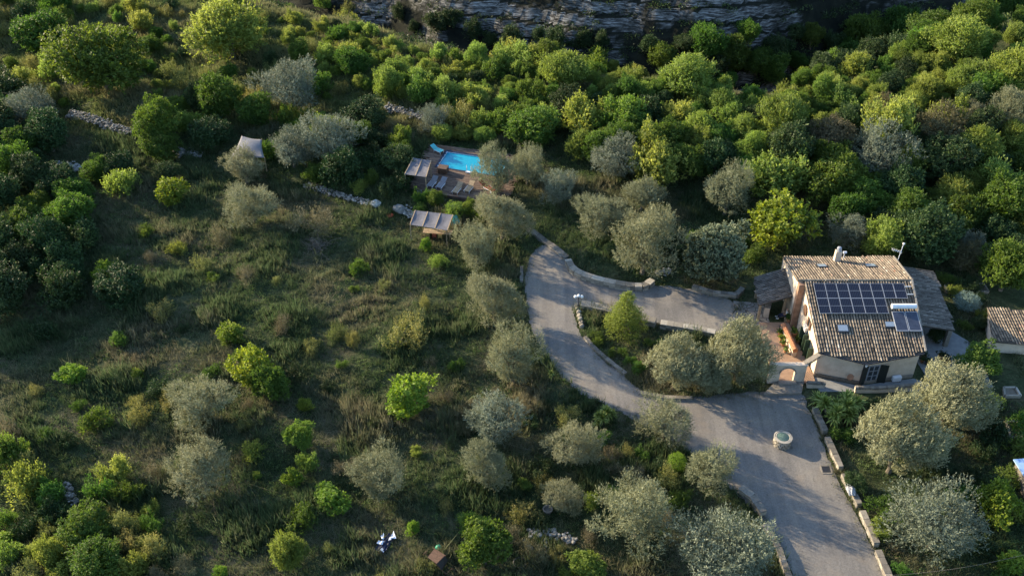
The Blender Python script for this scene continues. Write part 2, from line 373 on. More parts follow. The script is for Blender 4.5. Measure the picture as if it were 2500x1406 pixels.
scr = t.ramp(n2, [(.35, (.006, .008, .006)), (.7, (.02, .022, .014))])
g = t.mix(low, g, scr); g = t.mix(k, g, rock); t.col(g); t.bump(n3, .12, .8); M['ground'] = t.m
# ------------------------------------------------------------------ the ground sheet
def axis(lo, a, b, hi, step):
    inner = np.arange(a, b + step / 2, step)
    l = a - np.cumsum(step * 1.35 ** np.arange(1, 30)); l = l[l > lo][::-1]
    h = b + np.cumsum(step * 1.35 ** np.arange(1, 30)); h = h[h < hi]
    return np.concatenate([[lo], l, inner, h, [hi]])
ax = axis(-700, -100, 150, 900, .8); ay = axis(-300, 30, 290, 1100, .8)
XX, YY = np.meshgrid(ax, ay); ZZ = terr(XX, np.minimum(YY, 330))
me = bpy.data.meshes.new('ground'); nx, ny = len(ax), len(ay)
idx = np.arange(nx * ny).reshape(ny, nx)
fc = np.stack([idx[:-1, :-1], idx[:-1, 1:], idx[1:, 1:], idx[1:, :-1]], -1).reshape(-1, 4)
# leave the ground open under the pool basin
POOL = [P(1092, 369, 1.35), P(1240, 391, 1.35), P(1222, 431, 1.35), P(1066, 407, 1.35)]
cx = XX.ravel()[fc].mean(1); cy = YY.ravel()[fc].mean(1)
fc = fc[~(inpoly(cx, cy, POOL) & (polyd(cx, cy, POOL) > .35))]
me.vertices.add(nx * ny); me.vertices.foreach_set('co', np.stack([XX, YY, ZZ], -1).astype('f').ravel())
me.loops.add(len(fc) * 4); me.loops.foreach_set('vertex_index', fc.astype('i').ravel())
me.polygons.add(len(fc)); me.polygons.foreach_set('loop_start', np.arange(0, len(fc) * 4, 4, dtype='i')); me.update(calc_edges=True)
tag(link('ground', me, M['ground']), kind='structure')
def sheet(name, poly, m, dz, step=.8, kind='structure', rag=0.0):
    """a draped sheet over the terrain clipped to a polygon"""
    from mathutils.geometry import delaunay_2d_cdt
    pts = [Vector((p[0], p[1])) for p in poly]; n = len(pts)
    x0 = min(p[0] for p in poly); x1 = max(p[0] for p in poly); y0 = min(p[1] for p in poly); y1 = max(p[1] for p in poly)
    gx, gy = np.meshgrid(np.arange(x0, x1, step), np.arange(y0, y1, step)); gx = gx.ravel(); gy = gy.ravel()
    ok = inpoly(gx, gy, poly) & (polyd(gx, gy, poly) > step * .4)
    pts += [Vector((a, b)) for a, b in zip(gx[ok], gy[ok])]
    V, E_, Fc, _, _, _ = delaunay_2d_cdt(pts, [(i, (i + 1) % n) for i in range(n)], [], 0, 1e-5)
    Fc = [f for f in Fc if inpoly(np.array([sum(V[i].x for i in f) / 3]), np.array([sum(V[i].y for i in f) / 3]), poly)[0]]
    mm = bpy.data.meshes.new(name); mm.from_pydata([(v.x, v.y, T(v.x, v.y) + dz) for v in V], [], Fc)
    return tag(link(name, mm, m), kind=kind)
def smooth_line(pts, it=2):
    for _ in range(it):
        o = [pts[0]]
        for a, b in zip(pts[:-1], pts[1:]): o += [a * .75 + b * .25, a * .25 + b * .75]
        pts = o + [pts[-1]]
    return pts
_iy0, _ix0 = int(np.argmin(np.abs(ay - 30))), int(np.argmin(np.abs(ax + 100)))
def T(x, y):
    # height read off the ground sheet itself
    fx = (x - ax[_ix0]) / .8; fy = (y - ay[_iy0]) / .8; i = int(math.floor(fx)); j = int(math.floor(fy))
    if i < 0 or j < 0 or i > 310 or j > 322: return float(terr(x, y))
    u = fx - i; v = fy - j; j += _iy0; i += _ix0
    return float((ZZ[j, i] * (1 - u) + ZZ[j, i + 1] * u) * (1 - v) + (ZZ[j + 1, i] * (1 - u) + ZZ[j + 1, i + 1] * u) * v)
sheet('driveway', DRIVE, M['gravel'], .05)
def PX(px, py, x):
    d = ray(px, py); t = x / d[0]; return Vector((x, d[1] * t, CAM_H + d[2] * t))
def PY(px, py, y):
    d = ray(px, py); t = y / d[1]; return Vector((d[0] * t, y, CAM_H + d[2] * t))
# ------------------------------------------------------------------ the farmhouse
def tile_roof(name, poly, zf, down, m, parent, seed, sp=.265, ln=.45, under=.16, lo=0.0, hi=1.0):
    rr = random.Random(seed); mb = MB()
    dx, dy = down; n = math.hypot(dx, dy); dx, dy = dx / n, dy / n; ux, uy = -dy, dx
    us = [p[0] * ux + p[1] * uy for p in poly]; vs = [p[0] * dx + p[1] * dy for p in poly]
    mb.prism([(p[0], p[1]) for p in poly], lambda x, y: zf(x, y) - under, lambda x, y: zf(x, y) - .015, tint=.12)
    U = min(us) + sp / 2
    while U < max(us):
        V = min(vs) + rr.uniform(-.12, 0); uo = rr.uniform(-.02, .02); wid = sp * rr.uniform(.31, .37); colb = rr.gauss(0, .09)
        while V < max(vs) + .1:
            cxx = (U) * ux + (V + ln / 2) * dx; cyy = (U) * uy + (V + ln / 2) * dy
            if inpoly(np.array([cxx]), np.array([cyy]), poly)[0]:
                ring = []; ju = uo + rr.uniform(-.012, .012); lift = rr.uniform(.01, .035)
                for q, (vv, k) in enumerate(((V - .04, .82), (V + ln, 1.05))):
                    for a in range(5):
                        th = math.pi * a / 4; u2 = U + ju + math.cos(th) * wid * k; h = math.sin(th) * wid * k * .85 + (lift if q else 0)
                        x = u2 * ux + vv * dx; y = u2 * uy + vv * dy; ring.append((x, y, zf(x, y) + h))
                tint = min(hi, max(lo, rr.betavariate(6, 6) + colb))
                if rr.random() < .012: tint = .98
                mb.add(ring, [(a, a + 1, a + 6, a + 5) for a in range(4)] + [(5, 6, 7, 8, 9)], tint)
            V += ln
        U += sp
    return mb.build(name, m, parent)
house = empty('farmhouse', (28.85, 72.15, 0), 0, 'peach stone farmhouse with weathered tiled roof and solar panels', 'house')
HL = Vector((28.85, 72.15, 0))
class HB(MB):
    """mesh in world numbers, stored relative to the house base"""
    def build(s, name, m, parent=None, **k):
        if parent is house: s.v = [(a - HL.x, b - HL.y, c) for a, b, c in s.v]
        o = MB.build(s, name, m, parent, **k); return o
zn = lambda x, y: 5.55 - (79.9 - y) * .288
zf_ = lambda x, y: 5.55 - (y - 79.9) * .325
near = [(28.85, 72.15), (32.85, 70.95), (38.3, 71.95), (39.1, 79.9), (28.85, 79.9)]
far = [(28.2, 79.903), (39.1, 79.903), (39.7, 86.7), (28.5, 86.7)]
HB().prism(near, -.3, lambda x, y: zn(x, y) - .14).prism(far, -.3, lambda x, y: zf_(x, y) - .14).build('wall', M['plaster'], house)
HB().box((28.51, 79.62, 2.6), (.62, .56, 5.5)).build('end_wall_strip', M['shaded_plaster'], house)  # end face of the far block, its shade carried by the colour
def troof(poly, zf, down, m, parent, seed, nm='roof', **k):
    o = tile_roof(nm, poly, zf, down, m, None, seed, **k); o.parent = parent
    for v in o.data.vertices: v.co.x -= parent.location.x; v.co.y -= parent.location.y; v.co.z -= parent.location.z
    return o
roofN = troof([(28.72, 79.88), (39.25, 79.88), (38.62, 71.85), (32.95, 70.72), (28.72, 71.95)], zn, (0, -1), M['roof_tile'], house, 5)
roofF = troof([(28.1, 79.92), (39.25, 79.92), (40.0, 86.95), (28.5, 86.95)], zf_, (.04, 1), M['roof_tile'], house, 6)
ridge = HB()
for i in range(27): ridge.tube([(28.1 + i * .42, 79.9, 5.56), (28.1 + i * .42 + .44, 79.9, 5.575)], [.105, .125], 8, tint=random.uniform(.4, .8))
ridge.build('ridge_cap', M['roof_tile'], house)
vg = HB()
def bar(mb, a, b, w, h, tint=None):
    a = Vector(a); b = Vector(b); d = b - a; s = Vector((-d.y, d.x, 0)).normalized() * w / 2; z = Vector((0, 0, h / 2))
    vs = [a - s - z, a + s - z, a + s + z, a - s + z, b - s - z, b + s - z, b + s + z, b - s + z]
    return mb.add(vs, [(0, 1, 2, 3), (7, 6, 5, 4), (0, 4, 5, 1), (1, 5, 6, 2), (2, 6, 7, 3), (3, 7, 4, 0)], tint)
bar(vg, (39.33, 79.8, 5.60), (38.74, 71.9, 3.32), .16, .16); bar(vg, (39.35, 79.95, 5.6), (40.1, 86.9, 3.34), .14, .16)
vg.build('verge', M['concrete'], house)
gt = HB(); bar(gt, (28.7, 71.86, 3.18), (32.95, 70.62, 2.82), .13, .11); bar(gt, (32.95, 70.62, 2.82), (38.66, 71.76, 3.15), .13, .11); gt.build('gutter', M['dark_metal'], house)
HB().tube([(32.93, 70.66, 2.8), (32.9, 70.84, 2.6), (32.88, 70.86, .1)], .06, 8).build('downpipe', M['dark_metal'], house)
pl = HB(); bar(pl, (28.93, 72.04, .18), (32.82, 70.88, .18), .06, .5); bar(pl, (32.88, 70.88, .18), (38.24, 71.87, .18), .06, .5); pl.build('plinth', M['concrete'], house)
# chimney and its cowl, under the far roof slope
cp = P(2043, 634, 3.9)
def child(o, par):
    """parent o (built in world numbers) under a part whose parent is the house"""
    for v in o.data.vertices: v.co.x -= HL.x; v.co.y -= HL.y
    o.parent = par; return o
ch = child(HB().box((cp.x, cp.y, 4.3), (.62, .5, 1.5)).build('chimney', M['plaster']), roofF)
child(HB().lathe((cp.x, cp.y, 5.05), [(.24, 0), (.25, .08), (.14, .10), (.14, .26), (.25, .28), (.22, .40), (.08, .48)], 12).build('cowl', M['panel_frame']), roofF)
c2 = HB().tube([(cp.x + .75, cp.y + .25, 3.4), (cp.x + .75, cp.y + .25, 4.6)], .05, 8); c2.tube([(cp.x + .6, cp.y + .25, 4.65), (cp.x + .92, cp.y + .25, 4.65)], .13, 8)
child(c2.build('flue', M['white_metal']), roofF)
an = P(2190, 640, 3.3); a = HB().tube([(an.x, an.y, 3.2), (an.x + .15, an.y, 5.6)], .035, 6).tube([(an.x - .95, an.y - .1, 5.0), (an.x + .2, an.y, 4.6)], .025, 5)
for i in range(5): a.tube([(an.x - .85 + i * .22, an.y - .35, 4.97 - i * .075), (an.x - .85 + i * .22, an.y + .25, 4.97 - i * .075)], .014, 4)
child(a.build('antenna', M['white_metal']), roofF)
child(HB().lathe((an.x + .16, an.y, 5.55), [(.04, 0), (.13, .05), (.13, .16), (.04, .2)], 10).build('antenna_head', M['white_paint']), roofF)
# solar panels
def slab(mb, x0, x1, ya, yb, off, th, tint=None):
    vs = []
    for o in (off - th, off):
        for x, y in ((x0, ya), (x1, ya), (x1, yb), (x0, yb)): vs.append((x, y, zn(x, y) + o))
    return mb.add(vs, [(3, 2, 1, 0), (4, 5, 6, 7), (0, 1, 5, 4), (1, 2, 6, 5), (2, 3, 7, 6), (3, 0, 4, 7)], tint)
pw, ph = 1.098, 1.70
X0 = 29.5
for row in range(2):
    for c in range(8 if row == 0 else 6):
        x0 = X0 + c * (pw + .012); y1 = 79.28 - row * (ph + .02); y0 = y1 - ph; fr = HB(); w = .028
        slab(fr, x0, x1 := x0 + pw, y0, y0 + w, .27, .05); slab(fr, x0, x1, y1 - w, y1, .27, .05); slab(fr, x0, x0 + w, y0 + w, y1 - w, .27, .05); slab(fr, x1 - w, x1, y0 + w, y1 - w, .27, .05)
        slab(fr, x0 + w, x1 - w, (y0 + y1) / 2 - .012, (y0 + y1) / 2 + .012, .262, .012)
        f = fr.build('solar_panel', M['panel_frame'], house)
        g = HB(); slab(g, x0 + w, x1 - w, y0 + w, y1 - w, .255, .03)
        go = g.build('cell', M['solar_cell'])
        for v in go.data.vertices: v.co.x -= HL.x; v.co.y -= HL.y
        go.parent = f
for yy in (78.9, 78.0): slab(HB(), 38.4, 39.0, yy, yy + .05, .27, .04).build('panel_rail', M['white_metal'], house)
# solar water heater
hx0, hx1 = PY(2181, 770, 75.6).x - .05, 38.85
col_ = HB(); xm = (hx0 + hx1) / 2; ya, yb = 73.9, 76.05
for a0, a1 in ((hx0, xm - .03), (xm + .03, hx1)):
    slab(col_, a0, a1, ya, ya + .07, .30, .1); slab(col_, a0, a1, yb - .07, yb, .30, .1); slab(col_, a0, a0 + .06, ya + .07, yb - .07, .30, .1); slab(col_, a1 - .06, a1, ya + .07, yb - .07, .30, .1)
heater = col_.build('solar_heater', M['panel_frame'], house)
g = HB(); slab(g, hx0 + .06, xm - .09, ya + .07, yb - .07, .285, .06); slab(g, xm + .09, hx1 - .06, ya + .07, yb - .07, .285, .06)
go = g.build('collector_pane', M['collector_glass'])
tk = HB().tube([(hx0 + .0, 76.42, zn(0, 76.42) + .52), (hx0 + .04, 76.42, zn(0, 76.42) + .52), (hx1 - .04, 76.42, zn(0, 76.42) + .52), (hx1, 76.42, zn(0, 76.42) + .52)], [.17, .26, .26, .17], 16)
to = tk.build('water_tank', M['white_metal'], smooth=False)
for o in (go, to):
    for v in o.data.vertices: v.co.x -= HL.x; v.co.y -= HL.y
    o.parent = heater
# skylights
def skylight(x0, x1, ya, yb, zf, m=M['skylight_glass']):
    fr = HB(); vs = []
    for o in (-.05, .16):
        for x, y in ((x0, ya), (x1, ya), (x1, yb), (x0, yb)): vs.append((x, y, zf(x, y) + o))
    fr.add(vs, [(3, 2, 1, 0), (4, 5, 6, 7), (0, 1, 5, 4), (1, 2, 6, 5), (2, 3, 7, 6), (3, 0, 4, 7)])
    f = fr.build('skylight', M['dark_metal'], house); g = HB(); vs = []; w = .1
    for o in (.15, .185):
        for x, y in ((x0 + w, ya + w), (x1 - w, ya + w), (x1 - w, yb - w), (x0 + w, yb - w)): vs.append((x, y, zf(x, y) + o))
    g.add(vs, [(3, 2, 1, 0), (4, 5, 6, 7), (0, 1, 5, 4), (1, 2, 6, 5), (2, 3, 7, 6), (3, 0, 4, 7)])
    o = g.build('pane', m)
    for v in o.data.vertices: v.co.x -= HL.x; v.co.y -= HL.y
    o.parent = f
skylight(30.9, 32.0, 73.9, 74.75, zn); skylight(35.5, 36.55, 74.4, 75.1, zn)
skylight(31.15, 32.15, 83.4, 84.3, zf_); skylight(36.1, 37.2, 83.5, 84.4, zf_)
# left gable openings
wl = 28.85
def gable_window(px, py, w, h, shutter, octa=False):
    q = PX(px, py, wl); f = HB().box((wl - .02, q.y, q.z), (.06, w, h)).build('window', M['window_glass'], house)
    if octa:
        s = HB(); c = 8; vs = [(wl - .07, q.y + math.cos(i * math.pi / 4 + .39) * w * .75, q.z + math.sin(i * math.pi / 4 + .39) * h * .62) for i in range(c)] + [(wl - .12, q.y + math.cos(i * math.pi / 4 + .39) * w * .75, q.z + math.sin(i * math.pi / 4 + .39) * h * .62) for i in range(c)]
        s.add(vs, [tuple(range(c)), tuple(range(2 * c - 1, c - 1, -1))] + [(i, (i + 1) % c, c + (i + 1) % c, c + i) for i in range(c)])
    ss = [s] if octa else [HB().box((wl - .09, q.y + k * w * .65, q.z), (.06, w * .55, h)) for k in (-1, 1)]
    for s in ss:
        o = s.build('shutter', M[shutter])
        for v in o.data.vertices: v.co.x -= HL.x; v.co.y -= HL.y
        o.parent = f
gable_window(1968, 757, .75, .95, 'rust_metal', True); gable_window(1977, 790, .6, .9, 'rust_metal')
HB().box((wl - .16, PX(1970, 803, wl).y, 2.3), (.3, .8, .55)).build('cooling_unit', M['white_paint'], house, bevel=.02)
for yy in (76.2, 74.2):
    d = HB().box((wl - .03, yy, 1.15), (.07, 1.0, 2.1)).build('door', M['window_glass'], house)
    for k in (-1, 1):
        o = HB().box((wl - .26, yy + k * .62, 1.15), (.5, .06, 2.1)).build('shutter', M['green_shutter'])
        for v in o.data.vertices: v.co.x -= HL.x; v.co.y -= HL.y
        o.parent = d
HB().box((28.46, 84.6, 2.0), (.06, 1.1, 1.3)).build('window', M['window_glass'], house)
# front wall door with shutters
B_ = Vector((32.85, 70.95, 0)); D_ = Vector((38.3 - 32.85, 71.95 - 70.95, 0)).normalized(); N_ = Vector((D_.y, -D_.x, 0)); rzf = math.atan2(D_.y, D_.x)
def on_wall(t, z, out): q = B_ + D_ * t + N_ * out; return (q.x, q.y, z)
dd = HB().box(on_wall(1.15, 1.15, .03), (1.15, .08, 2.15), rzf).build('french_door', M['panel_frame'], house)
pn = HB()
for i in range(2):
    for k in range(3): pn.box(on_wall(.90 + i * .5, .65 + k * .62, .085), (.36, .03, .5), rzf)
for nm, mb, m in (('pane', pn, 'window_glass'), ('shutter', HB().box(on_wall(.22, 1.15, .22), (.75, .06, 2.2), rzf + .5), 'dark_shutter'), ('shutter', HB().box(on_wall(2.12, 1.15, .22), (.75, .06, 2.2), rzf - .35), 'dark_shutter')):
    o = mb.build(nm, M[m])
    for v in o.data.vertices: v.co.x -= HL.x; v.co.y -= HL.y
    o.parent = dd
HB().lathe(on_wall(.15, 2.35, .22), [(.03, 0), (.10, .06), (.12, .25), (.03, .33)], 8).build('wall_lamp', M['lamp_globe'], house)
# left tiled porch and right tiled porch are part of the house
def q4(a, b, c, d): return [(p.x, p.y) for p in (a, b, c, d)]
def plane3(a, b, c):
    a, b, c = Vector(a), Vector(b), Vector(c); n = (b - a).cross(c - a); return lambda x, y: a.z - (n.x * (x - a.x) + n.y * (y - a.y)) / n.z
def zm(x, y): return (1750 + x / 3.196, 560 + y / 3.196)
a, b, c, d = P(*zm(290, 372), 2.4), P(*zm(540, 300), 3.0), P(*zm(590, 520), 3.0), P(*zm(325, 590), 2.4)
zp = plane3(a, b, c); troof(q4(a, b, c, d), zp, (a.x - b.x, a.y - b.y), M['grey_tile'], house, 9, 'porch_roof', hi=.9)
for px_, py_ in ((a.x + .4, a.y - .5), (d.x + .35, d.y + .4), (c.x - .5, c.y + .35)): HB().box((px_, py_, zp(px_, py_) / 2 - .1), (.22, .22, zp(px_, py_) - .1)).build('porch_post', M['wood_pale'], house)
a, b, c, d = P(*zm(1425, 275), 3.1), P(*zm(1692, 325), 2.3), P(*zm(1858, 786), 2.3), P(*zm(1590, 738), 3.1)
a.x -= .55; d.x -= .5
zp = plane3(a, b, c); troof(q4(a, b, c, d), zp, (b.x - a.x, b.y - a.y), M['grey_tile'], house, 10, 'porch_roof', hi=.85)
for t_ in (.02, .35, .68, .97):
    q = b.lerp(c, t_); HB().box((q.x - .35, q.y, zp(q.x - .35, q.y) / 2 - .1), (.4, .4, zp(q.x - .35, q.y) - .1)).build('porch_post', M['wall_stone'], house)
# ------------------------------------------------------------------ courtyard, gateway, steps
CY = [(25.1, 79.9), (28.1, 79.9), (28.8, 72.1), (28.8, 71.0), (25.0, 71.0), (24.9, 76)]
MB().prism(CY, -.2, .16).build('courtyard', M['terracotta_paving']); tag(bpy.data.objects['courtyard'], kind='structure')
MB().prism([tuple(P(*q))[:2] for q in ((1790, 735), (1862, 742), (1880, 790), (1785, 812))], -.2, .075).build('paved_apron', M['flagstone']); tag(bpy.data.objects['paved_apron'], kind='structure')
MB().prism([(39.75, 70.9), (38.7, 79.5), (44.0, 79.0), (45.5, 77), (45.5, 70.5)], -.2, .06).build('patio', M['patio']); tag(bpy.data.objects['patio'], kind='structure')
MB().prism([(28.9, 69.9), (28.9, 71.9), (32.85, 70.7), (38.3, 71.7), (39.7, 70.85), (38.6, 69.9)], -.2, .05).build('front_terrace', M['patio']); tag(bpy.data.objects['front_terrace'], kind='structure')
st = empty('entrance_steps', (25.9, 70.3, 0), 0, 'pale entrance steps leading up from gravel through the arch', 'steps')
MB().prism([(-2.4, -1.0), (1.2, -.85), (1.75, .69), (-1.0, .69)], 0, .30).build('landing', M['concrete'], st); MB().box((.1, .45, .34), (1.7, .5, .18)).build('step', M['concrete'], st)
gw = empty('arched_gateway', (26.1, 71.2, 0), 0, 'stuccoed garden gateway with rounded arch beside the farmhouse', 'gateway')
def arch_wall(x0, x1, ztop, cxa, r, zs, th, n=14):
    mb = MB(); pts = [(cxa + r * math.cos(math.pi * i / n), zs + r * math.sin(math.pi * i / n)) for i in range(n + 1)]
    for y, flip in ((-th / 2, False), (th / 2, True)):
        vs = []; fs = []
        for (x, z) in pts: vs += [(x, y, z), (x, y, ztop)]
        for i in range(n): fs.append((2 * i + 2, 2 * i, 2 * i + 1, 2 * i + 3))
        if flip: fs = [f[::-1] for f in fs]
        mb.add(vs, fs, .5)
    vs = [];
    for (x, z) in pts: vs += [(x, -th / 2, z), (x, th / 2, z)]
    mb.add(vs, [(2 * i, 2 * i + 2, 2 * i + 3, 2 * i + 1) for i in range(n)], .5)
    mb.box(((x0 + cxa - r) / 2, 0, ztop / 2), (cxa - r - x0, th, ztop)); mb.box(((x1 + cxa + r) / 2, 0, ztop / 2), (x1 - cxa - r, th, ztop))
    mb.box(((x0 + x1) / 2, 0, ztop + .06), (x1 - x0 + .1, th + .16, .12)); return mb
arch_wall(-1.9, 1.55, 2.25, -.15, .68, 1.25, .32).build('gate_wall', M['plaster'], gw)
rg = MB()
for i in range(13):
    an_ = math.pi * (i + .5) / 13; rg.box((-.15 + .76 * math.cos(an_), -.19, 1.25 + .76 * math.sin(an_)), (.14, .06, .14), 0)
rg.build('arch_stones', M['wall_stone'], gw)
lt = empty('lattice_trellis', (27.9, 70.9, 0), .2, 'dark crossed lattice trellis between gateway and house corner', 'trellis'); mb = MB()
for i in range(7):
    bar(mb, (-.55 + i * .18, 0, .5), (-.55 + i * .18 + .4, 0, 1.7), .02, .02); bar(mb, (-.15 + i * .18, .02, .5), (-.55 + i * .18, .02, 1.7), .02, .02)
mb.build('lattice', M['dark_metal'], lt)
cn = empty('sloping_canopy', (28.3, 71.4, 0), 0, 'narrow sloping wooden canopy from gateway up to house corner', 'canopy'); mb = MB()
bar(mb, (-.9, -.1, 2.35), (.55, .45, 3.05), .5, .07); mb.build('canopy_board', M['concrete'], cn)
mb = MB(); bar(mb, (-.85, -.38, 2.2), (.55, .15, 2.9), .08, .1); bar(mb, (-.7, .2, 2.2), (.5, .75, 2.9), .08, .1); mb.build('beam', M['wood_pale'], cn)
def capped_wall(name, pts, h, w, label, cat, m='wall_stone', cap='concrete', zoff=0.0, group=None, capname='coping', rolled=False, base=None):
    """stone wall following a line: rough stone body and a coping"""
    p0 = pts[0]; e = empty(name, (p0.x, p0.y, zoff + (T(p0.x, p0.y) if base is None else base)), 0, label, cat, group); z00 = e.location.z
    body = MB(); top = MB(); rr = random.Random(len(label))
    for a, b in zip(pts[:-1], pts[1:]):
        L = (b - a).length; n = max(1, int(round(L / .55))); ang = math.atan2(b.y - a.y, b.x - a.x)
        for i in range(n):
            q = a.lerp(b, (i + .5) / n); zg = (T(q.x, q.y) if base is None else base) - z00
            for k in range(max(1, int(h / .22))):
                hh = h / max(1, int(h / .22)); body.box((q.x - p0.x + rr.uniform(-.02, .02), q.y - p0.y + rr.uniform(-.02, .02), zg + hh * (k + .5) - (.1 if k == 0 else 0)), (L / n * 1.02, w * rr.uniform(.9, 1.0), hh + (.2 if k == 0 else 0)), ang, jit=.015)
        q = (a + b) / 2; za = (T(a.x, a.y) if base is None else base) - z00 + h; zb = (T(b.x, b.y) if base is None else base) - z00 + h; ex = (b - a).normalized() * .03
        if rolled:
            m2 = max(1, int(L / .22))
            for i in range(m2):
                u = a.lerp(b, i / m2); v = a.lerp(b, (i + 1) / m2 + .02); top.tube([(u.x - p0.x, u.y - p0.y, za + .05), (v.x - p0.x, v.y - p0.y, za + .05)], [w * .58, w * .66], 8)
        else:
            ns = max(1, int(L / .7)); cut = [0] + sorted((k + rr.uniform(-.2, .2)) / ns for k in range(1, ns)) + [1]
            for c_, d_ in zip(cut[:-1], cut[1:]):
                u = a.lerp(b, c_); v = a.lerp(b, d_) - ex * .5; zz_ = rr.uniform(-.015, .02); bar(top, (u.x - p0.x, u.y - p0.y, za + (zb - za) * c_ + .045 + zz_), (v.x - p0.x, v.y - p0.y, za + (zb - za) * d_ + .045 + zz_), w + rr.uniform(.02, .12), .09, rr.random())
    body.build('stone_body', M[m], e); top.build(capname, M[cap], e, bevel=0 if rolled else .02); return e
capped_wall('courtyard_wall', [P(*zm(505, 800)), P(*zm(545, 880)), P(*zm(598, 1000))], .75, .42, 'curved courtyard wall topped with a roll of terracotta tiles', 'wall', 'plaster', 'terracotta', capname='tile_roll', rolled=True, base=.16)
capped_wall('porch_wall', [P(*zm(400, 600)), P(*zm(380, 690))], 1.25, .55, 'square brick-capped pillar wall at the left porch corner', 'wall', 'plaster', 'concrete', base=0)
capped_wall('terrace_wall', [P(1968, 944), P(2012, 946)], .5, .3, 'short tile-rolled low wall below the house corner by the yucca', 'wall', 'plaster', 'concrete', rolled=True, capname='tile_roll', base=0)
capped_wall('terrace_wall', [P(2085, 956), P(2140, 957), P(2190, 954), P(2240, 948)], .5, .3, 'long tile-rolled low wall in front of the house door', 'wall', 'plaster', 'concrete', rolled=True, capname='tile_roll', base=0)
# pots in the courtyard
def pot(px, py, r, label, z=.16, plant='green_leaf', nm='flower_pot', leaf=True, m='terracotta'):
    q = P(px, py, z); e = empty(nm, q, 0, label, 'plant pot', 'plant pots round the house')
    MB().lathe((0, 0, 0), [(r * .7, 0), (r, r * 1.4), (r * 1.12, r * 1.4), (r * 1.12, r * 1.65), (r * .9, r * 1.65), (r * .85, r * 1.45)], 12).build('pot', M[m], e)
    if leaf:
        rr = np.random.RandomState(int(px + py)); n = 90; c = rr.normal(0, r * .7, (n, 3)); c[:, 2] = np.abs(c[:, 2]) + r * 1.7
        V = np.repeat(c, 4, 0) + rr.normal(0, .07, (n * 4, 3)); link('plant', np_mesh('plant', V, 4, rr.rand(n), M[plant]), None, e)
    return e
for i, (x, y, r, lb, z) in enumerate([(498, 772, .16, 'dark empty pot at the head of the rolled courtyard wall', .16), (492, 822, .22, 'first potted plant in the row left of the rolled wall', .16), (500, 862, .2, 'second potted plant in the row left of the rolled wall', .16), (512, 905, .22, 'third potted plant in the row left of the rolled wall', .16), (534, 960, .2, 'last potted plant in the row left of the rolled wall', .16),
      (600, 830, .28, 'large red clay pot between rolled wall and green doors', .16), (628, 880, .22, 'smaller red pot nearest the green door shutters', .16), (560, 720, .3, 'leafy pot at the foot of the shaded end wall strip', .16),
      (1610, 1000, .25, 'dark potted plant at the right front house corner', .06), (1640, 1050, .25, 'dark pot farthest out by the right front corner', .06), (1600, 1035, .22, 'dark pot tight against the right house wall', .06), (1745, 1008, .3, 'dark shrub pot alone in the pale patio middle', .06), (1790, 1045, .32, 'dark shrub pot at the near edge of the patio', .06)]):
    pot(*zm(x, y), r, lb, z, 'dark_leaf' if i > 7 else 'green_leaf', leaf=(i != 0), m='dark_metal' if i in (0, 9) else 'terracotta')
q = P(2187, 930, .05); e = empty('heat_pump', q, rzf, 'white boxy outdoor unit on the terrace by the front wall', 'outdoor unit')
MB().box((0, 0, .35), (.85, .38, .55)).build('housing', M['white_metal'], e, bevel=.03); [MB().box((k, 0, .04), (.08, .4, .08)).build('foot', M['dark_metal'], e) for k in (-.3, .3)]
q = P(2072, 934, .05); e = empty('copper_pan', q, 0, 'reddish round pan with long dark handle hung on front wall', 'pan')
mb = MB(); mb.lathe((0, 0, 0), [(.05, 0), (.30, .02), (.32, .06), (.05, .05)], 16); o = mb.build('dish', M['copper'], e); o.rotation_euler = (R(65), 0, 0); o.location = (0, 0, .75)
MB().tube([(.28, .02, .8), (1.15, .02, 1.25)], .02, 6).build('handle', M['dark_metal'], e)
# outbuilding on the right
ob = empty('outbuilding', (47.0, 76.0, 0), 0, 'small outbuilding with lichened tile roof at right edge', 'shed')
ob_poly = [P(2411, 753, 2.1), P(2520, 757, 2.1), P(2535, 842, 1.55), P(2424, 833, 1.55)]
zo = plane3(ob_poly[0], ob_poly[1], ob_poly[3]); troof(q4(*ob_poly), zo, (0, -1), M['roof_tile'], ob, 12, hi=.9)
mb = MB().prism([(p.x * 1.0 - 47.0 + dx_, p.y - 76.0 + dy_) for p, dx_, dy_ in zip(ob_poly, (.25, -.2, -.2, .2), (-.1, -.1, .25, .25))], -.2, lambda x, y: zo(x + 47.0, y + 76.0) - .16); mb.build('wall', M['plaster'], ob)
MB().box((-.55, -.9, .7), (.06, .7, 1.3)).build('door', M['concrete'], ob)
# ------------------------------------------------------------------ walls and small things along the driveway
def line(*q): return [P(a, b) for a, b in q]
GW = 'stone wall sections along the drive'
for i, (a, b, lb) in enumerate([((1984, 1004), (2010, 1062), 'capped stone wall section beside the yucca, farthest up the drive'), ((2014, 1076), (2047, 1150), 'capped stone wall section between the well and the drain'),
        ((2054, 1166), (2092, 1240), 'capped stone wall section carrying the white draped cloth'), ((2099, 1256), (2134, 1336), 'capped stone wall section just below the one with the cloth'), ((2137, 1352), (2178, 1450), 'nearest capped stone wall section at the bottom right of the drive')]):
    A, B = P(*a), P(*b); o_ = Vector((.12, 0, 0)); capped_wall('stone_wall', [A + o_, B + o_], .5, .46, lb, 'wall', group=GW)
capped_wall('stone_wall', line((1806, 1200), (1835, 1222), (1862, 1262)), .6, .6, 'short thick capped wall left of the drive below the round olive', 'wall', group=GW)
capped_wall('stone_wall', line((1866, 1290), (1898, 1345), (1925, 1420)), .5, .45, 'low capped wall at the bottom left edge of the drive', 'wall', group=GW)
capped_wall('stone_wall', line((1418, 752), (1450, 758), (1500, 770), (1545, 784), (1600, 796)), .65, .9, 'broad capped wall behind the conifer dividing island from upper drive', 'wall', cap='wall_stone')
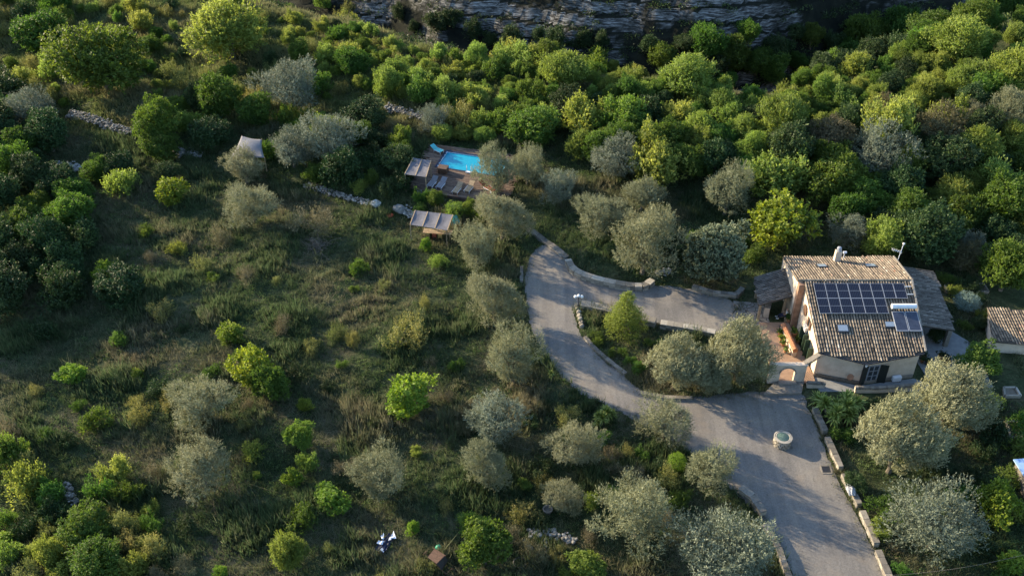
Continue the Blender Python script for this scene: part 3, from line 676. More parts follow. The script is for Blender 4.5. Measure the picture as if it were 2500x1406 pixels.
capped_wall('stone_wall', line((1612, 798), (1680, 809), (1745, 822)), .6, .7, 'capped wall running from the conifer to the big windblown olive', 'wall', cap='wall_stone')
capped_wall('stone_wall', [p for p in smooth_line(line((1386, 645), (1398, 668), (1430, 684), (1490, 700), (1540, 708), (1575, 708), (1592, 694)), 1)], .65, .7, 'long curved stone wall north of the drive with rounded cap', 'wall', base=0, cap='wall_stone')
capped_wall('kerb_wall', smooth_line(line((1288, 576), (1320, 586), (1352, 606), (1384, 632)), 1), .18, .7, 'pale flat stone strip curving down to the top of the drive', 'kerb', m='white_stone', base=None)
capped_wall('stone_wall', line((1690, 706), (1740, 722), (1796, 728), (1812, 712)), .5, .45, 'low rough stone wall under the dark carob by the porch', 'wall', base=0)
capped_wall('kerb_wall', smooth_line(line((1428, 826), (1450, 852), (1490, 888), (1528, 916)), 1), .22, .35, 'thin stone kerb along the lower side of the planted island', 'kerb', base=0)
capped_wall('kerb_wall', line((1560, 962), (1620, 973), (1690, 975)), .2, .35, 'thin stone kerb under the twin windblown olives', 'kerb', base=0)
mbp = MB(); q = P(1411, 775)
for i in range(7): mbp.rock((0.05 * i, -.55 * i + 1.6, .25), .28, i, 1.1)
tag(mbp.build('rock_row', M['wall_stone']), 'short row of upright pale stones under the three-globe lamp', 'rocks').location = (q.x, q.y, 0)
capped_wall('kerb_wall', line((1274, 652), (1273, 690)), .15, .3, 'thin stone kerb at the left edge of the drive top', 'kerb', base=0)
# lamp
lp = P(1411, 760); lm = empty('street_lamp', lp, 0, 'black garden lamp post with three white globes by the wall end', 'lamp')
MB().lathe((0, 0, 0), [(.13, 0), (.13, .1), (.05, .2), (.04, 1.75), (.07, 1.8), (.04, 1.85)], 10).build('post', M['dark_metal'], lm)
MB().tube([(-.33, 0, 1.75), (-.2, 0, 1.62), (0, 0, 1.62), (.2, 0, 1.62), (.33, 0, 1.75)], .025, 6).build('arm', M['dark_metal'], lm)
def sphere_prof(r, n=8): return [(max(.01, r * math.sin(math.pi * i / n)), r - r * math.cos(math.pi * i / n)) for i in range(n + 1)]
for x, z in ((-.33, 1.76), (.33, 1.76), (0, 1.88)): MB().lathe((x, 0, z), sphere_prof(.17), 14).build('globe', M['lamp_globe'], lm, smooth=True)
# well
wp = P(1908, 1084); we = empty('stone_well', wp, 0, 'round stone well with teal cover standing in the gravel drive', 'well'); we.scale = (.82, .82, .95)
mb = MB(); rr = random.Random(4)
for k in range(4):
    for i in range(14):
        an_ = 2 * math.pi * (i + .5 * (k % 2)) / 14; mb.box((.78 * math.cos(an_), .78 * math.sin(an_), .12 + k * .235), (.33, .34, .235), an_ + math.pi / 2, jit=.02)
mb.build('stone_ring', M['wall_stone'], we)
MB().lathe((0, 0, .90), [(.62, 0), (.98, 0), (1.0, .09), (.70, .11), (.62, .05)], 24).build('rim', M['wall_stone'], we)
MB().lathe((0, 0, .93), [(.66, 0), (.66, .06), (.3, .13), (.05, .16)], 18).build('cover', M['teal_cover'], we)
ar = [(-.85, .1, .95)] + [(.85 * math.cos(math.pi * (1 - i / 10)), .1, 1.25 + .45 * math.sin(math.pi * i / 10)) for i in range(11)] + [(.85, .1, .95)]
MB().tube(ar, .028, 6).build('iron_arch', M['dark_metal'], we)
# drain
dp = P(2017, 1147); dr = empty('drain_grate', (dp.x, dp.y, .05), 0, 'square dark drain grate in a pale frame set in gravel', 'drain')
mb = MB(); bar(mb, (-.42, -.42, .02), (.42, -.42, .02), .12, .05); bar(mb, (-.42, .42, .02), (.42, .42, .02), .12, .05); bar(mb, (-.42, -.36, .02), (-.42, .36, .02), .12, .05); bar(mb, (.42, -.36, .02), (.42, .36, .02), .12, .05); mb.build('frame', M['concrete'], dr)
mb = MB()
for i in range(7): bar(mb, (-.36, -.3 + i * .1, .015), (.36, -.3 + i * .1, .015), .05, .03)
mb.build('grille', M['dark_metal'], dr)
# white cloth draped on the wall
cpos = P(2076, 1196, .68); e = empty('draped_cloth', cpos, 0, 'crumpled white cloth with grey stripes draped over the roadside wall', 'cloth'); e.scale = (.72, .75, .9)
rr = np.random.RandomState(5); gx, gy = np.meshgrid(np.linspace(-.55, .55, 18), np.linspace(-.85, .85, 24)); hh = .28 * np.exp(-(gx ** 2 * 3 + gy ** 2 * 2.2)) + .06 * np.sin(gx * 14 + gy * 6) * np.cos(gy * 9) + .03 * rr.randn(*gx.shape)
vs = [(a * (1 - .35 * abs(b)), b, c) for a, b, c in zip(gx.ravel(), gy.ravel(), hh.ravel() + .04)]; fs = [(j * 18 + i, j * 18 + i + 1, (j + 1) * 18 + i + 1, (j + 1) * 18 + i) for j in range(23) for i in range(17)]
mb = MB().add(vs, fs); o = mb.build('cloth', M['canvas'], e, smooth=True); so = o.modifiers.new('thick', 'SOLIDIFY'); so.thickness = .02
for k in range(4): MB().tube([(-.5 + .02 * k, .45 - k * .2, .12), (-.25, .42 - k * .2, .2), (-.05, .40 - k * .2, .3)], .035, 6).build('dark_fold', M['shade_cloth'], e)
# ------------------------------------------------------------------ pool terrace
ZD = 1.35
deck_poly = [P(1052, 351, ZD), P(1250, 377, ZD), P(1262, 430, ZD), P(1245, 470, ZD), P(1192, 492, ZD), P(1125, 482, ZD), P(998, 460, ZD), P(1022, 420, ZD)]
e = empty('pool_deck', (deck_poly[0].x, deck_poly[0].y, 0), 0, 'brown wooden plank deck surrounding the turquoise swimming pool', 'deck')
ox, oy = deck_poly[0].x, deck_poly[0].y
pool_in = POOL
ud = (POOL[1] - POOL[0]).normalized(); vd = Vector((-ud.y, ud.x, 0)); mb = MB(); rr = random.Random(8)
du = lambda p: (p.x - ox) * ud.x + (p.y - oy) * ud.y
dv = lambda p: (p.x - ox) * vd.x + (p.y - oy) * vd.y
vmin = min(dv(p) for p in deck_poly); vmax = max(dv(p) for p in deck_poly); umin = min(du(p) for p in deck_poly); umax = max(du(p) for p in deck_poly)
bw = .16; v_ = vmin
while v_ < vmax:
    u_ = umin - rr.random() * 1.5
    while u_ < umax:
        L = 1.2; c = Vector((ox, oy, 0)) + ud * (u_ + L / 2) + vd * (v_ + bw / 2)
        if inpoly(np.array([c.x]), np.array([c.y]), deck_poly)[0]:
            ends = [c - ud * L / 2, c + ud * L / 2]; inside = inpoly(np.array([c.x, ends[0].x, ends[1].x]), np.array([c.y, ends[0].y, ends[1].y]), pool_in)
            if not inside.any() and polyd(np.array([c.x]), np.array([c.y]), pool_in)[0] > .0:
                mb.box((c.x - ox, c.y - oy, ZD - .03), (L - .015, bw - .012, .05), math.atan2(ud.y, ud.x))
            elif not inside.all():
                for k in range(8):
                    c3 = c + ud * (-L / 2 + L * (k + .5) / 8)
                    if not inpoly(np.array([c3.x]), np.array([c3.y]), pool_in)[0]: mb.box((c3.x - ox, c3.y - oy, ZD - .03), (L / 8, bw - .012, .05), math.atan2(ud.y, ud.x), tint=.45)
        u_ += L
    v_ += bw
mb.build('boards', M['deck_wood'], e)
# skirt under the deck: four-sided ring around the basin
def ringwall(poly, z0, z1, th):
    m_ = MB(); n = len(poly)
    for i in range(n):
        a, b = poly[i], poly[(i + 1) % n]; bar(m_, (a.x, a.y, (z0 + z1) / 2), (b.x, b.y, (z0 + z1) / 2), th, z1 - z0)
    return m_
m_ = ringwall([Vector((p.x - ox, p.y - oy, 0)) for p in deck_poly], -.2, ZD - .06, .1); m_.build('skirt', M['deck_wood'], e)
pe = empty('swimming_pool', (POOL[0].x, POOL[0].y, 0), 0, 'rectangular turquoise swimming pool sunk in the wooden deck', 'pool'); pr = [Vector((p.x - POOL[0].x, p.y - POOL[0].y, 0)) for p in POOL]
mb = MB(); n = 4; vs = [(p.x, p.y, -.25) for p in pr] + [(p.x, p.y, ZD + .02) for p in pr]
mb.add(vs, [(3, 2, 1, 0)] + [(i, (i + 1) % 4, 4 + (i + 1) % 4, 4 + i) for i in range(4)], .5).build('basin', M['pool_liner'], pe)
ctr = sum(pr, Vector()) / 4
m_ = MB(); m_.add([(p.x, p.y, ZD - .16) for p in pr], [(3, 2, 1, 0)] if (pr[1] - pr[0]).cross(pr[2] - pr[1]).z < 0 else [(0, 1, 2, 3)], .5); m_.build('water', M['pool_water'], pe)
ringwall(pr, ZD - .30, ZD - .02, .08).build('coping', M['white_cloth'], pe)
ringwall([p + (p - ctr).normalized() * .16 for p in pr], ZD - .03, ZD + .03, .2).build('rim', M['navy_cloth'], pe)
lad = P(1145, 419, ZD); lx, ly = lad.x - POOL[0].x, lad.y - POOL[0].y
for k in (-.28, .28):
    MB().tube([(lx + ud.x * k, ly + ud.y * k - .5, ZD), (lx + ud.x * k, ly + ud.y * k - .5, ZD + .75), (lx + ud.x * k, ly + ud.y * k - .2, ZD + .95), (lx + ud.x * k, ly + ud.y * k + .15, ZD + .75), (lx + ud.x * k, ly + ud.y * k + .3, ZD - .5)], .03, 6).build('ladder_rail', M['white_metal'], pe)
MB().box((lx, ly - .35, ZD + .12), (.75, .3, .14), math.atan2(ud.y, ud.x)).build('ladder_step', M['white_metal'], pe)
def lounger(px, py, ang, m, label, ln=1.9, w=.68, back=.35, nm='sun_lounger', grp='sun loungers on the pool deck'):
    q = P(px, py, ZD + .3); e = empty(nm, (q.x, q.y, ZD), ang, label, 'sun lounger', grp)
    MB().box((0, -.3, .32), (w, ln * .65, .07)).build('seat', M[m], e, bevel=.02)
    mb = MB(); y0 = -.3 + ln * .325; bar(mb, (0, y0, .34), (0, y0 + ln * .35, .34 + back), w, .07); mb.build('backrest', M[m], e)
    bar(MB(), (-w / 2 - .02, -.3 - ln * .33, .29), (-w / 2 - .02, y0, .29), .05, .06).build('side_rail', M['white_metal'], e); bar(MB(), (w / 2 + .02, -.3 - ln * .33, .29), (w / 2 + .02, y0, .29), .05, .06).build('side_rail', M['white_metal'], e)
    for sx in (-1, 1):
        for sy in (-.8, .25): MB().box((sx * w * .45, sy, .14), (.05, .05, .29)).build('leg', M['white_metal'], e)
    return e
la = -.38
lounger(1056, 446, la, 'lounger_cloth', 'white mesh lounger standing left of its identical neighbour on deck')
lounger(1078, 449, la, 'lounger_cloth', 'white mesh lounger standing right of its identical neighbour on deck')
lounger(1117, 461, la, 'wood_pale', 'plain wooden lounger half hidden by bushes below the pool'); lounger(1146, 458, la, 'wood_pale', 'round-ended wooden lounger nearest the red sunbed')
lounger(1067, 365, .9, 'turquoise_cloth', 'turquoise covered lounger at the far left pool corner', 1.7)
lounger(1192, 458, .75, 'red_cloth', 'red sunbed partly under the big poolside olive', 2.4, .7)
q = P(1082, 420, ZD); e = empty('deck_storage_box', (q.x, q.y, ZD), math.atan2(ud.y, ud.x), 'dark red wicker cube seat on the deck below the pool', 'storage box')
MB().box((0, 0, .32), (1.15, .95, .64)).build('body', M['rust_metal'], e, bevel=.03); MB().box((0, 0, .69), (1.22, 1.0, .09)).build('lid', M['deck_wood'], e, bevel=.02)
def canopy(name, corners, label, cat, m_roof, m_post, thick=.06, beams=3, zg=None, rel=None):
    c0 = corners[0]; g0 = T(c0.x, c0.y) if zg is None else zg; e = empty(name, (c0.x, c0.y, g0), 0, label, cat)
    L_ = [Vector((p.x - c0.x, p.y - c0.y, p.z - g0)) for p in corners]
    nseg = beams
    for i in range(nseg):
        a, b = L_[0].lerp(L_[1], (i + .01) / nseg), L_[0].lerp(L_[1], (i + .99) / nseg); d, c = L_[3].lerp(L_[2], (i + .01) / nseg), L_[3].lerp(L_[2], (i + .99) / nseg)
        vs = []; fs = []; N = 6
        for j in range(N + 1):
            for k in range(N + 1):
                p = a.lerp(b, k / N).lerp(d.lerp(c, k / N), j / N); vs.append((p.x, p.y, p.z - .10 * math.sin(math.pi * k / N) * math.sin(math.pi * j / N)))
        for j in range(N):
            for k in range(N): fs.append((j * (N + 1) + k, j * (N + 1) + k + 1, (j + 1) * (N + 1) + k + 1, (j + 1) * (N + 1) + k))
        o = MB().add(vs, fs).build('roof_panel', M[m_roof], e); so = o.modifiers.new('thick', 'SOLIDIFY'); so.thickness = .03
    for i in range(nseg + 1):
        a = L_[0].lerp(L_[1], i / nseg); d = L_[3].lerp(L_[2], i / nseg); bar(MB(), (a.x, a.y, a.z + .03), (d.x, d.y, d.z + .03), .10, .08).build('beam', M[m_post], e)
    for p in L_:
        zb = (T(p.x + c0.x, p.y + c0.y) if zg is None else zg) - g0; MB().box((p.x * .97, p.y * .97, (p.z + zb) / 2 - .05), (.1, .1, p.z - zb - .06)).build('post', M[m_post], e)
    return e
canopy('pergola', [P(1009, 386, 3.6), P(1052, 393, 3.6), P(1040, 433, 3.45), P(988, 426, 3.45)], 'grey reed-covered pergola at the left side of the pool deck', 'pergola', 'net_shade', 'wood_pale', beams=2, zg=.9)
she = canopy('picnic_shelter', [P(1014, 514, 2.6), P(1106, 525, 2.6), P(1092, 563, 2.3), P(1001, 549, 2.3)], 'shade shelter of three grey cloth panels over a garden table', 'shelter', 'net_shade', 'wood_pale', beams=3)
g_ = she.location
ta = P(1068, 566, .9); tb = empty('garden_table', (ta.x, ta.y, T(ta.x, ta.y)), -.12, 'long pale plank table tucked under the shelter front edge', 'table')
for k in range(3): MB().box((0, .45 - k * .3, .78), (3.3, .28, .05)).build('table_board', M['wood_pale'], tb)
for k in (-1.4, 1.4):
    MB().box((k, .15, .38), (.08, .8, .76)).build('leg', M['wood_pale'], tb)
for i, (px_, py_, m_, lb) in enumerate([(1045, 577, 'chair_yellow', 'yellowish folding chair at the left end of the table'), (1061, 580, 'chair_red', 'dark red folding chair in the middle before the table'), (1075, 582, 'chair_yellow', 'yellowish folding chair at the right end of the table')]):
    q = P(px_, py_, .3); e = empty('garden_chair', (q.x, q.y, T(q.x, q.y)), -.1, lb, 'chair', 'chairs at the picnic table')
    MB().box((0, 0, .45), (.45, .42, .04)).build('seat', M[m_], e); MB().box((0, -.22, .72), (.45, .04, .30)).build('backrest', M[m_], e)
    for sx in (-.2, .2):
        for sy in (-.2, .2): MB().box((sx, sy, .22 if sy > 0 else .42), (.04, .04, .44 if sy > 0 else .84)).build('leg', M[m_], e)
q = G(952, 529); e = empty('orange_ball_seat', q, 0, 'orange round cushion lying on dark grass left of the shelter', 'cushion'); MB().lathe((0, 0, 0), [(.2, 0), (.42, .1), (.45, .22), (.3, .36), (.05, .4)], 14).build('cushion', M['orange_plastic'], e, smooth=True)
for px_, py_, r_, lb in ((916, 502, .75, 'broad flat white boulder at the end of the dry stone wall'), (975, 514, .8, 'tall white boulder just left of the picnic shelter'), (985, 520, .45, 'small white boulder close against the shelter corner')):
    q = G(px_, py_); o = MB().rock((0, 0, r_ * .3), r_, int(px_), .55).build('boulder', M['white_stone']); o.location = q; tag(o, lb, 'boulder')
q = G(1112, 520); e = empty('camping_tent', q, .3, 'small dome of grey and dark red cloth beyond the shelter', 'tent')
MB().lathe((0, 0, 0), [(1.0, 0), (.92, .45), (.6, .85), (.05, 1.0)], 10).build('dome', M['lounger_cloth'], e); MB().lathe((.95, .1, 0), [(.85, 0), (.75, .4), (.45, .7), (.05, .82)], 10).build('porch', M['red_cloth'], e)
q = G(1112, 545); o = MB().box((0, 0, .5), (1.1, .9, 1.0), .3, taper=.4).build('covered_barrel', M['turquoise_cloth']); o.location = q; tag(o, 'pale green draped heap at the right end of the shelter', 'cover')
# white stretched canopy
cc = [G(592, 332), G(638, 341), G(645, 384), G(548, 388)]
e = empty('stretch_tent', cc[0], 0, 'white stretched canopy, shade put into its colour, behind upper left olive', 'tent'); c0 = cc[0]; g0 = c0.z
tops = [P(590, 332, g0 + 2.6), P(639, 341, g0 + 2.4), P(646, 386, g0 + 1.6), P(560, 388, g0 + 1.2)]; pk = P(598, 338, g0 + 3.1)
L_ = [Vector((p.x - c0.x, p.y - c0.y, p.z - g0)) for p in tops]; N = 12; vs = []; fs = []
for j in range(N + 1):
    for k in range(N + 1):
        u, v = k / N, j / N; p = L_[0].lerp(L_[1], u).lerp(L_[3].lerp(L_[2], u), v); e1 = math.sin(math.pi * u) * math.sin(math.pi * v)
        pin = .18 * (math.sin(math.pi * u) * (1 - v) ** 2 + math.sin(math.pi * v) * ((1 - u) ** 2 + u ** 2) + math.sin(math.pi * u) * v ** 2); cen = sum(L_, Vector()) / 4
        p = p.lerp(cen, pin * .45); vs.append((p.x, p.y, p.z + .35 * e1 - .2 * pin))
for j in range(N):
    for k in range(N): fs.append((j * (N + 1) + k, j * (N + 1) + k + 1, (j + 1) * (N + 1) + k + 1, (j + 1) * (N + 1) + k))
o = MB().add(vs, fs).build('canopy_cloth', M['shaded_tent_cloth'], e, smooth=True); so = o.modifiers.new('thick', 'SOLIDIFY'); so.thickness = .02
for p in L_: MB().tube([(p.x, p.y, -.3), (p.x, p.y, p.z + .05)], .05, 6).build('pole', M['wood_pale'], e)
# dry stone walls
def dry_wall(pts, h, w, label, seed, m='rubble', nm='dry_stone_wall', loose=.5):
    P_ = [G(*p) for p in pts]; P_ = smooth_line(P_, 1); c0 = P_[0]; rr = random.Random(seed); mb = MB()
    for a, b in zip(P_[:-1], P_[1:]):
        L = (b - a).length; n = int(L * w * 46 + 3)
        for i in range(n):
            t_ = rr.random(); q = a.lerp(b, t_); s = Vector((-(b - a).y, (b - a).x, 0)).normalized() * rr.uniform(-w, w) * .5; s *= (1 if rr.random() > .15 else 1 + loose)
            hh = h * max(0, 1 - (abs(rr.gauss(0, .45))) ** 2) * rr.uniform(.5, .9); x, y = q.x + s.x, q.y + s.y
            mb.rock((x - c0.x, y - c0.y, T(x, y) - c0.z + hh), rr.uniform(.07, .19), rr.random(), .6, rr.random() * .8)
    o = mb.build(nm, M[m]); o.location = c0; return tag(o, label, 'dry stone wall')
dry_wall([(168, 288), (215, 298), (262, 314), (322, 334)], 1.1, 1.3, 'long rubble wall running right from the blue-grey olive', 1)
dry_wall([(425, 374), (460, 380), (495, 386)], .7, 1.6, 'short pale rubble wall left of the stretched canopy', 2, 'white_stone')
dry_wall([(942, 268), (985, 280), (1032, 297)], .9, 1.2, 'rubble wall on the slope above the pool', 3)
dry_wall([(745, 458), (800, 472), (850, 488), (905, 503)], .6, .8, 'low rubble wall ending at the white boulders', 4)
dry_wall([(130, 408), (165, 413), (195, 418)], .5, 1.6, 'short white rubble bank in the dark upper left meadow', 5, 'white_stone')
dry_wall([(88, 430), (100, 460), (115, 490)], .3, 2.0, 'scattered rubble patch below the white rubble bank', 6)
dry_wall([(160, 1185), (172, 1210), (184, 1236)], .6, .7, 'stub of stacked stone wall in the lower left bushes', 7, loose=.2)
dry_wall([(985, 516), (1000, 528), (1012, 534)], .5, .8, 'rubble edging between white boulders and picnic shelter', 8, 'white_stone')
dry_wall([(1018, 474), (1040, 470), (1052, 480)], .5, 1.0, 'pale rubble heap just below the pool deck', 9, 'white_stone')
dry_wall([(1600, 672), (1620, 668), (1636, 664)], .5, .5, 'small sunlit rubble bank right of the round olive', 10, 'white_stone')
dry_wall([(2310, 560), (2340, 570)], .3, .4, 'small heap of stones in the dark wood right of the antenna', 11)
# clutter at the bottom
q = G(1314, 1328); mb = MB(); rr = random.Random(3)
for i in range(26):
    an_ = rr.uniform(0, 6.28); r_ = rr.gauss(.75, .12); mb.rock((r_ * math.cos(an_), r_ * math.sin(an_), rr.uniform(.05, .35)), rr.uniform(.12, .22), i, .8)
o = mb.build('stone_ring', M['white_stone']); o.location = q; tag(o, 'ring of pale stones heaped round a small fire pit', 'fire pit')
dry_wall([(1290, 1304), (1330, 1300), (1375, 1312), (1400, 1330)], .35, .6, 'loose arc of stones edging the dug bed behind the fire pit', 12)
q = G(1337, 1252); e = empty('planter_tub', q, 0, 'grey square tub standing under a small olive', 'tub'); MB().lathe((0, 0, 0), [(.28, 0), (.40, .5), (.44, .5), (.44, .58), (.34, .58), (.30, .4)], 10).build('tub', M['concrete'], e)
q = G(1269, 1374); o = MB(); o.tube([(.5 * math.cos(2 * math.pi * i / 20), .5 * math.sin(2 * math.pi * i / 20), .08) for i in range(21)], .05, 6); o = o.build('hoop', M['concrete']); o.location = q; tag(o, 'thin pale hoop lying in dark grass at the bottom', 'hoop')
q = G(940, 1332); e = empty('crumpled_tarp', q, 0, 'crumpled navy and white tarpaulin lying in the grass at bottom', 'tarpaulin')
def cloth(poly, n, seed, amp, zoff):
    rr = np.random.RandomState(seed); vs = []; fs = []
    a, b, c, d = [Vector(p) for p in poly]
    for j in range(n + 1):
        for i in range(n + 1):
            p = a.lerp(b, i / n).lerp(d.lerp(c, i / n), j / n); vs.append((p.x + rr.normal(0, .03), p.y + rr.normal(0, .03), zoff + abs(amp * math.sin(i * 1.3 + seed) * math.cos(j * 1.1)) + rr.rand() * amp * .5))
    for j in range(n):
        for i in range(n): fs.append((j * (n + 1) + i, j * (n + 1) + i + 1, (j + 1) * (n + 1) + i + 1, (j + 1) * (n + 1) + i))
    m_ = MB().add(vs, fs); return m_
def qrel(px, py): p = G(px, py); return (p.x - q.x, p.y - q.y, 0)
def th(o, t_=.02): so = o.modifiers.new('thick', 'SOLIDIFY'); so.thickness = t_
th(cloth([qrel(914, 1345), qrel(950, 1306), qrel(968, 1314), qrel(935, 1356)], 8, 1, .18, .1).build('dark_sheet', M['navy_cloth'], e))
for i, pl_ in enumerate([[(954, 1318), (963, 1304), (968, 1320), (950, 1325)], [(920, 1335), (926, 1326), (940, 1328), (934, 1336)], [(929, 1350), (934, 1346), (938, 1354), (935, 1355)], [(930, 1318), (938, 1311), (940, 1322), (936, 1324)]]):
    th(cloth([qrel(*p) for p in pl_], 4, i + 3, .10, .36).build('white_patch', M['white_cloth'], e))
q = G(1072, 1362); e = empty('swing_seat', q, 0, 'old garden swing seat with brown and black canopy, bottom centre', 'swing seat')
def qz(px, py, z): p = P(px, py, q.z + z); return (p.x - q.x, p.y - q.y, z)
A_, B_2, C_, D_2 = qz(1060, 1340, 1.6), qz(1086, 1356, 1.6), qz(1066, 1376, 1.5), qz(1044, 1360, 1.5)
o = MB().add([A_, B_2, C_, D_2], [(0, 1, 2, 3)]).build('canopy_top', M['rust_metal'], e); th(o, .04)
E2, F2 = qz(1094, 1366, .8), qz(1078, 1390, .7)
o = MB().add([B_2, E2, F2, C_], [(0, 1, 2, 3)]).build('canopy_front', M['dark_metal'], e); th(o, .03)
for a_, b_ in ((qz(1040, 1352, 1.5), qz(1090, 1402, .2)), (qz(1058, 1337, 1.6), qz(1088, 1356, 1.62)), (qz(1088, 1402, .2), qz(1104, 1386, .3)), (qz(1034, 1352, 1.3), qz(1042, 1344, 1.4)), (qz(1104, 1386, .3), qz(1112, 1394, .0))):
    MB().tube([a_, b_], .035, 6).build('frame_tube', M['rust_metal'], e)
q = G(1071, 1342); e = empty('green_ball', (q.x, q.y, q.z), 0, 'green plastic ball on the grass behind the swing seat', 'ball'); MB().lathe((0, 0, 0), sphere_prof(.28, 8), 14).build('ball', M['green_plastic'], e, smooth=True)
# brush pile of dead branches
q = G(775, 603); mb = MB(); rr = random.Random(6)
for i in range(120):
    an_ = rr.uniform(0, 6.28); r_ = abs(rr.gauss(0, 1.1)); c = Vector((r_ * math.cos(an_), r_ * math.sin(an_), rr.uniform(.05, .8) * math.exp(-r_ * .5))); d = Vector((rr.uniform(-1, 1), rr.uniform(-1, 1), rr.uniform(-.2, .5))).normalized() * rr.uniform(.4, 1.0)
    mb.tube([c - d, c + d * .2 + Vector((0, 0, .05)), c + d], [.035, .025, .01], 4)
o = mb.build('brush_pile', M['bark']); o.location = q; tag(o, 'heap of dead grey branches in the middle of the meadow', 'brush pile')
# garden beds to the right
for i, (pts, lb) in enumerate([([(2306, 697), (2400, 697), (2412, 716), (2310, 715)], 'long pale-edged vegetable bed right of the farmhouse'), ([(2449, 950), (2478, 950), (2490, 970), (2452, 970)], 'dark sunken garden bed with pale rim at right edge'), ([(2454, 1033), (2488, 1033), (2496, 1070), (2466, 1072)], 'long narrow stone-edged bed below the sunken one')]):
    pp_ = [P(*p) for p in pts]; c0 = pp_[0]; e = empty('garden_bed', c0, 0, lb, 'garden bed', 'garden beds right of the house')
    m_ = ringwall([p - c0 for p in pp_], -.1, .3, .2); m_.build('edging', M['wall_stone'], e)
    MB().prism([(p.x - c0.x, p.y - c0.y) for p in pp_], -.1, .14).build('soil', M['bark'], e)
q = P(2520, 1190, .5); e = empty('blue_roof_shed', (q.x, q.y, 0), .1, 'shed corner with pale blue flat roof at right edge', 'shed'); MB().box((.4, 0, .9), (2.6, 3.6, 1.8)).build('wall', M['concrete'], e); MB().box((.4, 0, 1.9), (3.0, 4.0, .12)).build('roof', M['pvc_blue'], e)
# overhead cable
a, b = P(2176, 1404, 3.0), P(2540, 1344, 4.0); cb = [a.lerp(b, i / 16) - Vector((0, 0, .5 * math.sin(math.pi * i / 16))) for i in range(17)]
pst = empty('cable_pole', (b.x, b.y, T(b.x, b.y)), 0, 'wooden pole carrying the thin cable past the bottom right olive', 'pole'); MB().tube([(0, 0, 0), (0, 0, b.z - pst.location.z + .4)], [.12, .08], 8).build('post', M['wood_pale'], pst)
o = MB().tube([p - a for p in cb], .010, 5).build('overhead_cable', M['concrete']); o.location = a; tag(o, 'thin pale cable strung across the bottom right corner', 'cable')
c0 = G(2168, 1440); pst = empty('cable_pole', c0, 0, 'wooden post at the near end of the thin cable', 'pole'); MB().tube([(0, 0, 0), (a.x - c0.x, a.y - c0.y, a.z - c0.z)], [.08, .06], 8).build('post', M['wood_pale'], pst)
# ------------------------------------------------------------------ person seated under the porch
def person():
    q = P(1917, 778, .16); e = empty('person', (q.x, q.y, .16), R(-10), 'person in white top and dark trousers seated beside porch wall', 'person')
    def skin(name, m, J, E_, sub=1):
        me = bpy.data.meshes.new(name); me.from_pydata([j[:3] for j in J], E_, []); o = bpy.data.objects.new(name, me); COL.objects.link(o)
        sk = o.modifiers.new('skin', 'SKIN'); ss = o.modifiers.new('sub', 'SUBSURF'); ss.levels = sub
        for i, j in enumerate(J):
            v = me.skin_vertices[0].data[i]; v.radius = (j[3], j[3] * (j[4] if len(j) > 4 else 1)); v.use_root = (i == 0)
        dg = bpy.context.evaluated_depsgraph_get(); m2 = bpy.data.meshes.new_from_object(o.evaluated_get(dg)); bpy.data.objects.remove(o)
        m2.name = name; m2.polygons.foreach_set('use_smooth', [True] * len(m2.polygons)); m2.materials.clear(); return link(name, m2, M[m], e)
    # sits facing -X (to the left), legs stretched
    J = [(0, 0, .50, .13), (.04, 0, .70, .12), (.06, 0, .92, .13), (.05, 0, 1.06, .055), (.03, 0, 1.15, .085), (.02, 0, 1.24, .10), (.02, 0, 1.31, .07),
         (.05, .17, 1.0, .06), (-.05, .24, .78, .045), (-.24, .16, .68, .035), (.05, -.17, 1.0, .06), (-.05, -.24, .78, .045), (-.24, -.16, .68, .035),
         (-.05, .10, .48, .09), (-.45, .14, .50, .07), (-.80, .16, .14, .045), (-.05, -.10, .48, .09), (-.45, -.12, .48, .07), (-.72, -.18, .12, .045)]
    E_ = [(0, 1), (1, 2), (2, 3), (3, 4), (4, 5), (5, 6), (2, 7), (7, 8), (8, 9), (2, 10), (10, 11), (11, 12), (0, 13), (13, 14), (14, 15), (0, 16), (16, 17), (17, 18)]
    for s_, b_ in ((1, 9), (-1, 12)):
        x, y, z = J[b_][:3]
        for k in range(4): J.append((x - .07, y + (k - 1.5) * .022, z, .012)); J.append((x - .13 + .012 * abs(k - 1.5), y + (k - 1.5) * .024, z - .03, .009)); E_ += [(b_, len(J) - 2), (len(J) - 2, len(J) - 1)]
        J.append((x - .04, y - s_ * .05, z + .01, .011)); E_.append((b_, len(J) - 1))
    skin('body', 'skin', J, E_)
    skin('shirt', 'white_paint', [(0.01, 0, .52, .145), (.04, 0, .70, .135), (.06, 0, .94, .145), (.05, .18, 1.0, .075), (-.02, .23, .84, .065), (.05, -.18, 1.0, .075), (-.02, -.23, .84, .065)], [(0, 1), (1, 2), (2, 3), (3, 4), (2, 5), (5, 6)])
    skin('trousers', 'navy_cloth', [(0, 0, .50, .14), (-.08, .10, .48, .10), (-.45, .14, .50, .085), (-.78, .16, .18, .06), (-.08, -.10, .48, .10), (-.45, -.12, .48, .085), (-.70, -.18, .16, .06)], [(0, 1), (1, 2), (2, 3), (0, 4), (4, 5), (5, 6)])
    skin('hair', 'hair', [(.05, 0, 1.27, .10), (.08, 0, 1.18, .07)], [(0, 1)])
    MB().box((-.90, .16, .06), (.27, .10, .10)).build('shoe', M['white_paint'], e, bevel=.03); MB().box((-.81, -.18, .06), (.27, .10, .10)).build('shoe', M['white_paint'], e, bevel=.03)
    b = empty('garden_bench', (q.x + .05, q.y, .16), R(-10), 'low dark bench under the person beside the porch wall', 'bench')
    MB().box((0, 0, .34), (.45, 1.2, .06)).build('seat', M['wood_pale'], b)
    for k in (-.5, .5): MB().box((0, k, .16), (.4, .06, .31)).build('leg', M['wood_pale'], b)
person()
